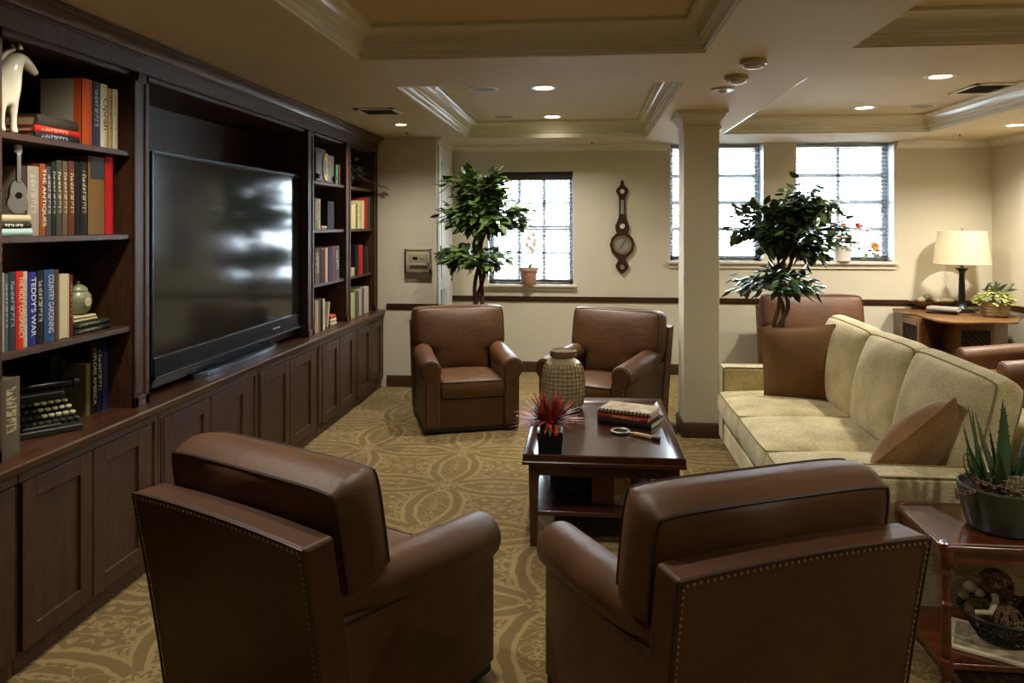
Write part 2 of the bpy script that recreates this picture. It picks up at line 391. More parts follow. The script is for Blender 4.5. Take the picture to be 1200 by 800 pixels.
cove = [(-.004,CE+.002),(.0015,CE+.002),(.0015,CE+.012),(.012,CE+.014),(.012,CE+.045),(.03,CE+.052),(.03,CE+.066),(.042,CE+.07)]+[(.042+.06*(1-math.cos(a)), CE+.07+.075*math.sin(a)) for a in (0.2,.5,.8,1.1,1.4)]+[(.10,CE+.15),(.112,CE+.15),(.112,TR)]
for i, r in enumerate((T1, T2, T3, T4)): loop_trim('trim_%d' % (i+1), r, cove, 'trim_paint')

# walls
W1 = (-1.14, -.155, 1.0, 2.30); W2 = (.93, 1.957, 1.28, CE); W3 = (2.307, 3.348, 1.28, CE)
def wall_holes(name, x0, x1, y0, y1, z1, holes):
    mb = MB(); xs = x0
    for (a, b, za, zb) in holes:
        mb.box(xs, a, y0, y1, 0, z1); mb.box(a, b, y0, y1, 0, za)
        if zb < z1: mb.box(a, b, y0, y1, zb, z1)
        xs = b
    mb.box(xs, x1, y0, y1, 0, z1); return struct(name, mb, 'wall_paint')
wall_holes('wall_back', JX, XR+.1, YB, YB+.30, TR, [W1, W2, W3])
struct('wall_alcove', MB().box(XL-.1, JX, JY, YB+.3, 0, TR), 'wall_paint')
struct('wall_left', MB().box(XL-.1, XL, YF, JY, 0, TR), 'wall_paint')
struct('wall_right', MB().box(XR, XR+.1, YF, YB, 0, TR), 'wall_paint')
struct('wall_front', MB().box(XL-.1, XR+.1, YF-.1, YF, 0, TR), 'wall_paint')
# column
cx0, cx1, cy0, cy1 = .765, 1.045, 6.09, 6.42
col_o = struct('column', MB().box(cx0, cx1, cy0, cy1, 0, CE), 'wall_paint', bevel=.006)
tag(col_o, 'square cream column standing between the far armchair and the sofa', None)
cap = [(0,CE-.15),(.012,CE-.15),(.012,CE-.125),(.004,CE-.12),(.006,CE-.10),(.02,CE-.07),(.04,CE-.05),(.046,CE-.03),(.06,CE-.03),(.06,CE)]
loop_trim('capital', (cx0,cx1,cy0,cy1), [(o,z) for o,z in cap], 'wall_paint', inward=False, parent=col_o)
base_p = [(.0,0),(.02,0),(.02,.095),(.012,.115),(0,.12)]
loop_trim('plinth', (cx0,cx1,cy0,cy1), base_p, 'trim_wood', inward=False, parent=col_o)
# rails, baseboards, crowns along walls
def strip_x(name, x0, x1, y, prof, mat):      # runs along x on a wall facing -y
    return struct(name, MB().prism([(y-o, z) for o, z in prof], x0, x1, 'x'), mat, smooth=35)
def strip_y(name, y0, y1, x, prof, mat, s):   # runs along y; s=+1 for a wall facing +x
    return struct(name, MB().prism([(x+s*o, z) for o, z in prof], y0, y1, 'y'), mat, smooth=35)
rail = [(0,.808),(.012,.808),(.018,.82),(.024,.835),(.024,.85),(.03,.858),(.03,.868),(0,.868)]
bb = [(0,0),(.016,0),(.016,.095),(.01,.115),(0,.12)]
crown = [(0,CE-.075),(.008,CE-.075),(.012,CE-.06),(.03,CE-.035),(.05,CE-.02),(.055,CE),(0,CE)]
strip_x('trim_5', JX, XR, YB, rail, 'trim_wood'); strip_x('trim_6', -2.08, JX+.03, JY, rail, 'trim_wood'); strip_y('trim_7', YF, YB, XR, rail, 'trim_wood', -1)
strip_x('baseboard_back', JX, XR, YB, bb, 'trim_wood'); strip_x('baseboard_alcove', -2.08, JX+.016, JY, bb, 'trim_wood'); strip_y('baseboard_right', YF, YB, XR, bb, 'trim_wood', -1)
strip_y('baseboard_side', JY, YB, JX, bb, 'trim_wood', 1)
strip_x('trim_8', JX, .90, YB, crown, 'trim_paint'); strip_x('trim_9', 3.37, XR, YB, crown, 'trim_paint'); strip_y('trim_10', YF, YB, XR, crown, 'trim_paint', -1)
strip_y('trim_11', JY, YB, JX, crown, 'trim_paint', 1)
# white door on the side of the alcove
d = MB().box(JX, JX+.022, 7.74, 8.5, .01, 2.52); door = struct('door_1', d, 'door_paint', bevel=.003)
for (y0, y1, z0, z1) in ((7.84,8.40,.25,1.0),(7.84,8.40,1.12,2.35)):
    m = MB(); m.box(JX+.022,JX+.03,y0,y0+.03,z0,z1).box(JX+.022,JX+.03,y1-.03,y1,z0,z1).box(JX+.022,JX+.03,y0,y1,z0,z0+.03).box(JX+.022,JX+.03,y0,y1,z1-.03,z1)
    m.build('panel_moulding', 'door_paint', door)
for (y, z) in ((8.47,1.1),(8.47,2.05)): MB().box(JX+.022,JX+.03,y-.02,y+.02,z-.05,z+.05).build('hinge', 'black_metal', door)
h = MB().box(JX+.022,JX+.03,7.80,7.85,1.36,1.47); h.tube([(JX+.03,7.825,1.42),(JX+.06,7.825,1.42),(JX+.065,7.90,1.42)], .009, 6); h.build('door_handle', 'black_metal', door, smooth=40)

# windows: frame, muntins, panes; sill; blinds
def window(name, op, cols, rows, gy, meet=True):
    x0, x1, z0, z1 = op; f = MB(); t = .055
    f.box(x0,x0+t,gy-.03,gy+.05,z0,z1).box(x1-t,x1,gy-.03,gy+.05,z0,z1).box(x0,x1,gy-.03,gy+.05,z0,z0+t).box(x0,x1,gy-.03,gy+.05,z1-t,z1)
    root = struct(name, f, 'window_paint')
    xi0, xi1, zi0, zi1 = x0+t, x1-t, z0+t, z1-t; cw = (xi1-xi0)/cols; rh = (zi1-zi0)/rows; mw = .019
    for i in range(1, cols): MB().box(xi0+cw*i-mw,xi0+cw*i+mw,gy-.012,gy+.03,zi0,zi1).build('muntin', 'window_paint', root)
    for j in range(1, rows):
        q = .028 if j == rows//2 else mw
        MB().box(xi0,xi1,gy-(.016 if q > .02 else .012),gy+.03,zi0+rh*j-q,zi0+rh*j+q).build('meeting_rail' if q > .02 else 'muntin', 'window_paint', root)
    for i in range(cols):
        for j in range(rows):
            MB().box(xi0+cw*i,xi0+cw*(i+1),gy+.008,gy+.012,zi0+rh*j,zi0+rh*(j+1)).build('pane', 'window_glass', root)
    return root
window('window_1', W1, 3, 4, 8.80); window('window_2', W2, 2, 4, 8.84); window('window_3', W3, 2, 4, 8.84)
# reveals painted white
for i, (x0, x1, z0, z1) in enumerate((W1, W2, W3)):
    m = MB(); m.box(x0-.002,x0+.004,8.602,8.80,z0,z1).box(x1-.004,x1+.002,8.602,8.80,z0,z1)
    struct('trim_%d' % (12+i), m, 'window_paint')
struct('trim_15', MB().box(W1[0]-.05,W1[1]+.04,8.555,8.80,.975,1.002).box(W1[0]-.03,W1[1]+.02,8.585,8.60,.93,.975), 'trim_paint', bevel=.005)
struct('trim_16', MB().box(.90,3.375,8.55,8.84,1.252,1.282).box(.92,3.36,8.58,8.60,1.20,1.252), 'trim_paint', bevel=.005)
def blind(label, op, y, zt, zb, valance=None, sp=.043):
    x0, x1 = op; root = thing('venetian_blind', label, 'blind', ((x0+x1)/2, y, zb)); hw = (x1-x0)/2; hh = zt-zb
    MB().box(-hw,hw,-.028,.028,hh-.04,hh).build('headrail', 'blind_slat', root)
    if valance: MB().box(-hw-.005,hw+.005,-.045,-.03,hh-.085,hh).build('valance', valance, root, bevel=.004)
    MB().box(-hw,hw,-.026,.026,0,.022).build('bottom_rail', 'cord_dark', root, bevel=.004)
    s0 = MB().hexa([(-hw,-.024,.000),(hw,-.024,.000),(hw,.024,.013),(-hw,.024,.013)], [(-hw,-.024,.004),(hw,-.024,.004),(hw,.024,.017),(-hw,.024,.017)]).build('slat', 'blind_slat', root)
    n = int((hh-.07)/sp); s0.location = (0,0,.05)
    for k in range(1, n): inst(s0, 'slat', root, (0,0,.05+k*sp))
    for x in (-hw*.72, 0, hw*.72): MB().box(x-.002,x+.002,-.030,-.027,.02,hh-.03).build('ladder_cord', 'cord_white', root)
    MB().tube([(hw*.86,-.04,hh-.05),(hw*.86,-.042,hh*.45)], .0035, 5).tube([(hw*.86,-.042,hh*.45),(hw*.86,-.042,hh*.45-.05)], .008, 6).build('pull_cord', 'cord_dark', root)
blind('white slatted blind with dark brown valance in the small window behind the potted tree', (-1.12,-.175), 8.72, 2.295, 1.03, 'valance')
blind('white slatted blind of the window half hidden by the column', (.955,1.935), 8.74, 2.595, 1.30)
blind('white slatted blind of the window holding the pot of orange flowers', (2.33,3.325), 8.74, 2.595, 1.30)
# bare tree outside the right window
tr = thing('bare_tree', 'bare leafless tree outside the right window', 'tree', (3.4, 12.5, 0))
def branch(mb, p, d, L, r, k, rnd):
    pts = [p]; q = p.copy(); dd = d.copy()
    for i in range(5):
        dd = (dd+Vector((rnd.uniform(-.2,.2),rnd.uniform(-.2,.2),rnd.uniform(-.05,.15)))).normalized(); q = q+dd*L/5; pts.append(q.copy())
    mb.tube(pts, [r*(1-.12*i) for i in range(6)], 5)
    if k > 0:
        for i in (2,3,4,5):
            a = rnd.uniform(0, 2*PI); side = Vector((math.cos(a), math.sin(a), .5)).normalized()
            branch(mb, pts[i], (dd*.6+side).normalized(), L*.62, r*.45, k-1, rnd)
m = MB(); branch(m, Vector((0,0,0)), Vector((0,0,1)), 2.6, .06, 3, random.Random(3)); m.build('trunk', 'tree_bark_out', tr, smooth=50)

# ================================================================== CEILING FIXTURES
def can(x, y, z, label, r=.095, k=1.0):
    t = thing('recessed_light', label, 'light', (x, y, z), group='recessed ceiling lights')
    MB().lathe([(r*.78,-.001),(r*.78,-.006),(r,-.008),(r+.012,-.003),(r+.012,0.0)], 28).build('trim_ring', 'white_plastic', t, smooth=40)
    MB().lathe([(0.0,-.003),(r*.78,-.003)], 28).build('lens', 'can_lens', t)
    ld = bpy.data.lights.new('can_lamp', 'SPOT'); ld.energy = CAN_W*k; ld.color = (1, .93, .82); ld.spot_size = math.radians(150); ld.spot_blend = 1.0; ld.shadow_soft_size = .06
    lo = bpy.data.objects.new('lamp', ld); COL.objects.link(lo); lo.parent = t; lo.location = (0,0,-.02)
    return t
can(-.34, 5.90, TR, 'lit recessed light nearer the camera in the middle ceiling tray', .095, .8); can(-.345, 7.50, TR, 'lit recessed light nearer the small window in the middle ceiling tray', .095, .95)
can(2.55, 5.73, TR, 'lit recessed light beside the air vent in the right ceiling tray'); can(2.54, 7.20, TR, 'lit recessed light nearest the right windows in the right ceiling tray', .095, 1.3)
can(-1.675, 6.66, CE, 'small lit recessed light above the far end of the wall unit', .06, .6); can(3.87, 7.25, CE, 'lit recessed light above the corner cabinet by the right wall', .085, 1.8)
can(-1.72, 2.72, CE, 'small lit recessed light above the near bookcase, at the top picture edge', .06, .55); can(3.87, 4.2, CE, 'added recessed fill light by the right wall beside the sofa, outside the picture', .085, .6); can(-.34, 2.85, TR, 'added recessed fill light in the near left ceiling tray, outside the picture', .095, .5); can(2.55, 1.6, TR, 'added recessed fill light in the near right ceiling tray, outside the picture', .095, .7); can(.98, -1.0, CE, 'added recessed fill light behind the camera, outside the picture', .085, .6)  # cans out of view are added fill lights that brighten chairs and shelves
def speaker(x, y, z, label):
    t = thing('ceiling_speaker', label, 'speaker', (x, y, z), group='round ceiling speakers')
    MB().lathe([(.10,-.001),(.10,-.008),(.118,-.008),(.124,-.002),(.124,0)], 28).build('rim', 'white_plastic', t, smooth=40)
    MB().lathe([(0,-.007),(.10,-.005)], 28).build('grille', 'speaker_grille', t)
speaker(-.82, 5.91, TR, 'round ceiling speaker nearer the camera in the middle tray'); speaker(-.83, 7.45, TR, 'round ceiling speaker nearer the small window in the middle tray')
speaker(3.03, 7.16, TR, 'round ceiling speaker in the right tray near the lamp corner')
def vent(x, y, z, sx, sy, label):
    t = thing('air_vent', label, 'vent', (x, y, z), group='ceiling air vents')
    MB().box(-sx,sx,-sy,-sy+.03,-.012,0).box(-sx,sx,sy-.03,sy,-.012,0).box(-sx,-sx+.03,-sy,sy,-.012,0).box(sx-.03,sx,-sy,sy,-.012,0).build('frame', 'white_plastic', t)
    MB().box(-sx+.03,sx-.03,-sy+.03,sy-.03,-.003,0).build('backing', 'vent_dark', t)
    n = 9
    for k in range(n):
        yy = -sy+.045+(2*sy-.09)*k/(n-1); MB().hexa([(-sx+.03,yy-.010,-.010),(sx-.03,yy-.010,-.010),(sx-.03,yy+.006,-.004),(-sx+.03,yy+.006,-.004)], [(-sx+.03,yy-.010,-.008),(sx-.03,yy-.010,-.008),(sx-.03,yy+.006,-.002),(-sx+.03,yy+.006,-.002)]).build('louvre', 'grey_plastic', t)
vent(-1.65, 5.86, CE, .16, .16, 'square air vent in the ceiling beside the wall unit'); vent(3.12, 6.27, TR, .17, .22, 'square air vent in the right ceiling tray')
def smoke(x, y, label, dome):
    t = thing('smoke_detector', label, 'detector', (x, y, CE), group='detectors on the beam')
    if dome:
        MB().lathe([(.062,-.030),(.072,-.026),(.072,0)], 24).build('base', 'beige_plastic', t, smooth=40)
        MB().lathe([(0,-.052),(.03,-.050),(.05,-.042),(.058,-.030)], 24).build('cover', 'beige_plastic', t, smooth=60)
        for k in range(10):
            a = 2*PI*k/10; MB().box(-.009,.009,-.003,.003,-.042,-.034).xf(TRS((.056*math.cos(a),.056*math.sin(a),0),(0,0,a+PI/2))).build('slot', 'white_plastic', t)
    else:
        MB().lathe([(.03,-.014),(.075,-.012),(.08,-.004),(.08,0)], 24).build('base', 'beige_plastic', t, smooth=40)
        MB().lathe([(0,-.034),(.018,-.032),(.028,-.022),(.03,-.012)], 20).build('cover', 'white_plastic', t, smooth=60)
smoke(.91, 4.24, 'domed smoke detector nearest the camera on the ceiling beam', 1); smoke(.905, 4.69, 'domed smoke detector in the middle of three on the ceiling beam', 1); smoke(.90, 5.13, 'flat disc detector with small centre nearest the column', 0)
def sprinkler(x, y, z, label):
    t = thing('sprinkler_head', label, 'sprinkler', (x, y, z), group='fire sprinkler heads')
    MB().lathe([(.03,-.003),(.035,0)], 16).build('escutcheon', 'white_plastic', t)
    MB().lathe([(.008,-.03),(.008,-.003)], 8).build('body', 'steel', t); MB().lathe([(.022,-.034),(.022,-.031)], 14).build('deflector', 'steel', t)
sprinkler(.075, 5.54, TR, 'sprinkler head in the middle ceiling tray'); sprinkler(3.7, 7.9, CE, 'sprinkler head on the ceiling near the lamp corner'); sprinkler(-1.75, 7.2, CE, 'sprinkler head on the ceiling at the far end of the wall unit'); sprinkler(.05, 8.25, CE, 'sprinkler head on the ceiling above the small window')

# ================================================================== ON THE WALLS
b = thing('barometer', 'dark wooden banjo barometer with round silver dial on the window wall', 'barometer', (.395, YB, 1.13))
half = [(0,0),(.035,.03),(.068,.07),(.075,.10),(.055,.135),(.04,.165),(.07,.20),(.12,.255),(.14,.33),(.12,.405),(.085,.445),(.062,.465),(.075,.50),(.078,.545),(.06,.59),(.042,.63),(.036,.68),(.036,.86),(.05,.895),(.072,.935),(.06,.97),(.03,.995),(.018,1.02),(.014,1.06)]
poly = [(x,z) for x,z in half]+[(-x,z) for x,z in reversed(half[1:])]
MB().prism(poly, -.035, 0, 'y').build('case', 'table_wood', b, bevel=.006)
def dial(z, r, mat, nm, face):
    o = MB().lathe([(r,.0),(r,.012),(r*.85,.012),(r*.85,.002)], 28, cap=False).xf(TRS((0,-.035,z),(PI/2,0,0))).build(nm+'_bezel', mat, b, smooth=40)
    MB().lathe([(0,.004),(r*.86,.004)], 28).xf(TRS((0,-.035,z),(PI/2,0,0))).build(nm, face, o)
    return o
dd = dial(.33, .105, 'gold', 'dial', 'dial_silver'); MB().box(-.004,.004,-.043,-.041,.27,.40).xf(Matrix.Translation((0,0,.33)) @ Matrix.Rotation(.6,4,'Y') @ Matrix.Translation((0,0,-.33))).build('needle', 'black_metal', dd)
for k in range(24):
    a = 2*PI*k/24; MB().box(-.002,.002,-.0405,-.0395,.075,.088).xf(Matrix.Translation((0,0,.33)) @ Matrix.Rotation(a,4,'Y')).build('tick', 'black_metal', dd)
dial(.545, .035, 'black_metal', 'mirror', 'white_plastic'); dial(.935, .028, 'gold', 'hygrometer', 'white_plastic'); dial(.08, .028, 'gold', 'level', 'dial_silver')
MB().box(-.018,.018,-.04,-.035,.68,.84).build('thermometer_plate', 'grey_plastic', b); MB().box(-.003,.003,-.044,-.04,.69,.83).build('thermometer_tube', 'silver', b)

th = thing('thermostat', 'wall thermostat under a clear locking cover beside the bookcase', 'thermostat', (-1.745, JY, 1.19))
MB().box(-.09,.09,-.028,0,.075,.20).build('body', 'beige_plastic', th, bevel=.008)
MB().box(-.055,-.005,-.030,-.027,.135,.165).build('display', 'lcd', th)
MB().box(.02,.06,-.030,-.027,.135,.155).build('buttons', 'grey_plastic', th); MB().box(-.09,.09,-.034,-.026,.075,.10).build('flap', 'white_plastic', th, bevel=.003)
cv = MB().box(-.135,.135,-.075,-.07,0,.245).box(-.135,-.13,-.075,0,0,.245).box(.13,.135,-.075,0,0,.245).box(-.135,.135,-.075,0,.24,.245).box(-.135,.135,-.075,0,0,.005); cvo = cv.build('cover', 'clear_cover', th)
MB().box(-.14,.14,-.012,0,-.005,.012).box(-.14,.14,-.012,0,.235,.25).box(-.14,-.128,-.012,0,0,.25).box(.128,.14,-.012,0,0,.25).build('cover_base', 'beige_plastic', th)
MB().box(.11,.14,-.082,-.055,.05,.11).build('lock', 'steel', th, bevel=.004)
o = thing('wall_outlet', 'white electrical outlet low on the window wall beside the column', 'outlet', (.60, YB, .42)); MB().box(-.035,.035,-.006,0,-.057,.057).build('plate', 'white_plastic', o, bevel=.003)
for z in (-.025,.025): MB().box(-.017,.017,-.009,-.006,z-.014,z+.014).build('socket', 'beige_plastic', o, bevel=.003)

# ================================================================== WALL UNIT
UX = -2.18; UB = -2.62; BX = -2.125; CT = .805; HB = 2.44; SH = (2.05, 1.65, 1.205)
def cabinet(label, y0, y1, d0, d1):      # base cabinet with two framed doors between d0 and d1
    t = thing('base_cabinet', label, 'cabinet', (0, y0, 0), group='base cabinets of the wall unit')
    L = y1-y0; MB().box(XL+.002,BX-.012,0,L,.10,.765).build('body', 'unit_wood', t)
    MB().box(XL+.002,BX-.02,0,L,0,.10).build('plinth', 'unit_wood', t)
    MB().box(BX-.022,BX+.004,0,L,.725,.764).build('top_rail', 'unit_wood', t, bevel=.003)
    for (a, b) in ((y0, d0), (d1, y1)):
        if b-a > .02:
            a -= y0; b -= y0; m = MB()
            m.box(BX-.013,BX-.004,a,b,.10,.725).box(BX-.013,BX+.004,a,a+.028,.10,.725).box(BX-.013,BX+.004,b-.028,b,.10,.725); m.build('pilaster', 'unit_wood', t)
    mid = (d0+d1)/2
    for (a, b) in ((d0, mid), (mid, d1)):
        a = a-y0+.004; b = b-y0-.004; z0, z1, s = .085, .722, .075; m = MB()
        m.box(BX-.012,BX+.008,a,a+s,z0,z1).box(BX-.012,BX+.008,b-s,b,z0,z1).box(BX-.012,BX+.008,a+s,b-s,z0,z0+s).box(BX-.012,BX+.008,a+s,b-s,z1-s,z1)
        dr = m.build('door', 'unit_wood', t, bevel=.0025)
        MB().box(BX-.012,BX-.004,a+s,b-s,z0+s,z1-s).build('door_panel', 'unit_wood', dr)
cabinet('dark wood base cabinet nearest the camera, cut by the picture edge', 1.70, 2.615, 1.75, 2.60)
cabinet('dark wood base cabinet under the near bookcase', 2.62, 3.535, 2.63, 3.45)
cabinet('dark wood base cabinet under the left half of the television', 3.54, 4.665, 3.585, 4.53)
cabinet('dark wood base cabinet under the right half of the television', 4.67, 5.80, 4.71, 5.68)
cabinet('dark wood base cabinet under the bookcase beside the television', 5.805, 6.745, 5.86, 6.70)
cabinet('dark wood base cabinet at the far end beside the wall', 6.75, 7.68, 6.80, 7.64)
ct = MB().prism([(XL+.002,.765),(BX+.018,.765),(BX+.026,.772),(BX+.03,.785),(BX+.03,.798),(BX+.024,CT),(XL+.002,CT)], 1.70, 7.68, 'y').build('countertop', 'counter_wood', None, smooth=30)
tag(ct, 'long dark wood worktop running along the wall unit under the television', 'worktop')
def partition(t, y0, y1):
    MB().box(UB-.04,UX-.016,y0,y1,CT,HB).build('side_panel', 'unit_wood', t)
    m = MB(); m.box(UX-.016,UX-.008,y0,y1,CT,HB); m.box(UX-.016,UX,y0,y0+.032,CT,HB).box(UX-.016,UX,y1-.032,y1,CT,HB).box(UX-.016,UX,y0,y1,CT,CT+.05).box(UX-.016,UX,y0,y1,HB-.05,HB)
    m.build('pilaster', 'unit_wood', t, bevel=.003)
def bookcase(label, y0, y1, parts, shelves=SH):
    t = thing('bookcase', label, 'bookcase', (0,0,0))
    MB().box(UB-.02,UB,y0,y1,CT,HB).build('back_panel', 'unit_wood', t)
    MB().box(UB,UX-.03,y0,y1,HB-.02,HB).build('top_panel', 'unit_wood', t)
    for (a, b) in parts: partition(t, a, b)
    for z in shelves: MB().box(UB,UX-.02,y0,y1,z-.026,z).build('shelf', 'unit_wood', t, bevel=.003)
    return t
bookcase('empty dark wood bookcase left of the picture edge', 1.82, 2.49, [(1.70,1.82)])
bookcase('dark wood bookcase nearest the camera, holding the ceramic horse', 2.61, 3.44, [(2.49,2.61),(3.44,3.56)])
bookcase('narrow dark wood bookcase beside the television, holding the old radio', 5.84, 6.65, [(5.71,5.84)])
bookcase('narrow dark wood bookcase at the far end, holding the trailing ivy', 6.78, 7.56, [(6.65,6.78),(7.56,7.68)])
n = thing('television_niche', 'deep open niche of dark wood around the television', 'niche'); MB().box(UB-.06,UB-.04,3.56,5.71,CT,HB).build('back_panel', 'unit_wood', n); MB().box(UB-.04,UX-.03,3.56,5.71,HB-.02,HB).build('top_panel', 'unit_wood', n)
f = thing('cornice', 'dark moulded wood cornice along the top of the wall unit', 'cornice')
MB().box(UB-.06,UX+.004,1.70,7.68,HB,CE-.005).build('frieze', 'unit_wood', f)
pr = [(UX+.004,2.515),(UX+.014,2.515),(UX+.014,2.528),(UX+.022,2.532),(UX+.03,2.55),(UX+.045,2.566),(UX+.058,2.572),(UX+.058,2.582),(UX+.068,2.586),(UX+.068,CE-.005),(UX+.004,CE-.005)]
MB().prism(pr, 1.70, 7.68, 'y').build('moulding', 'counter_wood', f, smooth=25)

# television
tv = thing('television', 'large black flat television standing on the wall unit counter', 'television', (-2.25, 4.695, CT))
HWt = 1.014
m = MB(); s = .018; z0, z1 = .19, 1.272
m.box(-.05,.012,-HWt,-HWt+s,z0,z1).box(-.05,.012,HWt-s,HWt,z0,z1).box(-.05,.012,-HWt,HWt,z1-s,z1); m.build('bezel', 'tv_bezel', tv, bevel=.004)
MB().box(-.04,.002,-HWt+s,HWt-s,z0,z1-s).build('screen', 'tv_screen', tv)
MB().box(.006,.0135,-HWt+.004,HWt-.004,z1-.006,z1+.002).build('top_trim', 'tv_strip', tv); MB().box(.006,.0135,-HWt-.001,-HWt+.006,z0-.08,z1).build('side_trim', 'tv_strip', tv)
lb = MB().prism([(-.05,.095),(.022,.095),(.022,.195),(-.05,.195)], -HWt, HWt, 'y').build('lower_bezel', 'tv_bezel', tv, bevel=.004)
MB().box(.026,.034,-HWt,HWt,.088,.10).build('light_strip', 'tv_strip', lb, bevel=.002)
MB().box(.021,.026,-.06+.52,.06+.52,.138,.150).build('maker_badge', 'logo_silver', lb, bevel=.002)
for k in range(5): MB().box(.026,.032,.80+k*.025,.812+k*.025,.10,.108).build('button', 'tv_strip', lb)
MB().prism([(-.25,.03),(-.01,.03),(.018,.088),(-.25,.088)], -HWt+.01, HWt-.01, 'y').build('speaker_bar', 'black_plastic', tv, bevel=.004)
MB().hexa([(-.33,-.7,.05),(-.05,-HWt+.02,.05),(-.05,HWt-.02,.05),(-.33,.7,.05)], [(-.33,-.7,.9),(-.05,-HWt+.02,z1-.02),(-.05,HWt-.02,z1-.02),(-.33,.7,.9)]).build('rear_housing', 'black_plastic', tv)
st = MB(); pts = [(-.3,-.58),(.0,-.58)]+[(.0+.055*math.cos(a), .58*math.sin(a)) for a in [(-PI/2)+PI*k/14 for k in range(15)]]+[(-.3,.58)]
st.prism(pts, 0, .028); st.build('stand', 'tv_stand', tv, bevel=.004)

# ================================================================== BOOKS
ORD = ['first','second','third','fourth','fifth','sixth','seventh','eighth','ninth','tenth','eleventh','twelfth','thirteenth']
def book(label, t_, h, d, loc, rot=(0,0,0), col='#333333', mark=None, group=None, title=None, tcol='#d8d2bd', page='paper', fore=False, tsize=None):
    b = MB(); k = .0025
    if fore: b.box(-d,0,-t_/2,-t_/2+k,0,h).box(-d,0,t_/2-k,t_/2,0,h).box(-d,-d+k,-t_/2,t_/2,0,h)
    else:
        b.box(-d,-.004,-t_/2,-t_/2+k,0,h).box(-d,-.004,t_/2-k,t_/2,0,h)
        n = 6; arc = [(-.004+.006*math.cos(PI*(i/n-.5)), -t_/2+t_*i/n) for i in range(n+1)]
        b.prism(arc+[(-.008,t_/2),(-.008,-t_/2)], 0, h, 'z')
    o = b.build('book', bookmat(col, mark, t_, h), None, smooth=30)
    o.location = loc; o.rotation_euler = rot; tag(o, label, 'book', group)
    MB().box(-d+.004 if not fore else -d+.003,-.006 if not fore else -.004,-t_/2+k,t_/2-k,.003,h-.004).build('pages', page, o)
    if title:
        cu = bpy.data.curves.new('t', 'FONT'); cu.body = title; cu.align_x = 'CENTER'; cu.align_y = 'CENTER'; cu.size = 1
        to = bpy.data.objects.new('t', cu); COL.objects.link(to); dg = bpy.context.evaluated_depsgraph_get(); me = bpy.data.meshes.new_from_object(to.evaluated_get(dg)); bpy.data.objects.remove(to); bpy.data.curves.remove(cu)
        w_ = max(v.co.x for v in me.vertices)-min(v.co.x for v in me.vertices); s_ = min((tsize or t_*.62)/.72, h*.5/w_*3.2); sl = min(s_*1.3, h*.8/w_)
        # text reads down the spine: text x -> -z, text y -> +y
        Mx = Matrix.Translation((.0035, 0, h*.53)) @ Matrix(((0,0,1,0),(0,s_,0,0),(-sl,0,0,0),(0,0,0,1)))
        me.transform(Mx); me.materials.clear(); key = 'ink_'+tcol
        if key not in M: simple(key, tcol, .6)
        me.materials.append(M[key]); so = bpy.data.objects.new('spine_title', me); COL.objects.link(so); so.parent = o
    return o
def row(where, group, z, xs, items, d=.17):
    # items: (px0, px1, py_top, colour, mark, description[, extra])
    for i, it in enumerate(items):
        px0, px1, py, col, mark, desc = it[:6]; ex = it[6] if len(it) > 6 else {}
        X = ex.pop('x', xs); y0 = P(px0, 300, x=X).y; y1 = P(px1, 300, x=X).y; h = P((px0+px1)/2, py, x=X).z-z
        tt = y1-y0-.001; tilt = ex.pop('tilt', 0)
        book('%s book, %s from the left on the %s' % (desc, ORD[i], where), tt, h, ex.pop('d', d), (X, (y0+y1)/2+tilt*h*.5, z+.0005), (tilt,0,0), col, mark, group, **ex)
N1 = 'top shelf of the near bookcase'; N2 = 'second shelf of the near bookcase'; N3 = 'third shelf of the near bookcase'; N4 = 'counter under the near bookcase'
row(N1, 'books standing on the top near shelf', SH[0], -2.225, [
    (97,109,93,'#a8481a',None,'orange hardback',{'d':.2}), (109.5,118,96,'#2f3644','#8f96a4','slate blue'),
    (118.5,127,99,'#cfc5aa',None,'cream',{'title':'Oprah','tcol':'#2a2018'}), (127.5,132,104,'#b79a5c','#5a4420','tan'), (132.5,139,105,'#cbc1a4','#a39878','pale cream')])
ob_ = [o for o in bpy.data.objects if o.get('label','').startswith('orange hardback')][0]; tb_ = ob_.dimensions.y/2
simple('cover_grey', '#8f8874', .6); MB().box(-.2,-.045,-tb_-.0012,-tb_-.0002,.0,ob_.dimensions.z).build('cover_panel', 'cover_grey', ob_)
def flat(label, px0, px1, x, z, t_, d, col, mark=None, group=None, **k):
    y0 = P(px0,300,x=x).y; y1 = P(px1,300,x=x).y
    return book(label, t_, y1-y0, d, (x, y1, z+t_/2+.0005), (PI/2,0,0), col, mark, group, **k)
G = 'books lying beside the ceramic horse'
flat('dark navy book at the bottom of the stack beside the horse', 41,96,-2.24,SH[0],.028,.17,'#20242c','#9aa0a8',G)
flat('bright red book in the middle of the stack beside the horse', 41,96,-2.24,SH[0]+.029,.026,.17,'#c22a20','#d9b08a',G)
flat('charcoal brown book on top of the stack beside the horse', 44,95,-2.245,SH[0]+.056,.045,.17,'#3a332a','#4d4638',G,page='paper_shadow')
FIG = '#b3a884'
row(N2, 'books on the second near shelf', SH[1], -2.24, [
    (33,47,195,'#8d8270','#a9a08c','taupe'), (47.5,54.5,192,'#8a4418',None,'rust orange',{'title':'THE ANTIQUES','tcol':'#d8cdb4'}), (55,61,195,'#3f3e3d','#a5a39c','dark grey'),
    (61.5,66.5,190,'#22211f','#9a978c','black'), (67,73.5,188,'#3c3f36',FIG,'green grey figured'), (74,80.5,189,'#5c4a34',FIG,'brown figured'), (81,88.5,189,'#5a3020',FIG,'red brown figured'),
    (89,94.5,190,'#191715',None,'plain black'), (95,103,190,'#201e1c',FIG,'black figured'), (104,123.5,184,'#7a5c2e',None,'thick ochre'), (124,133.5,184,'#c2140e',None,'bright red')])
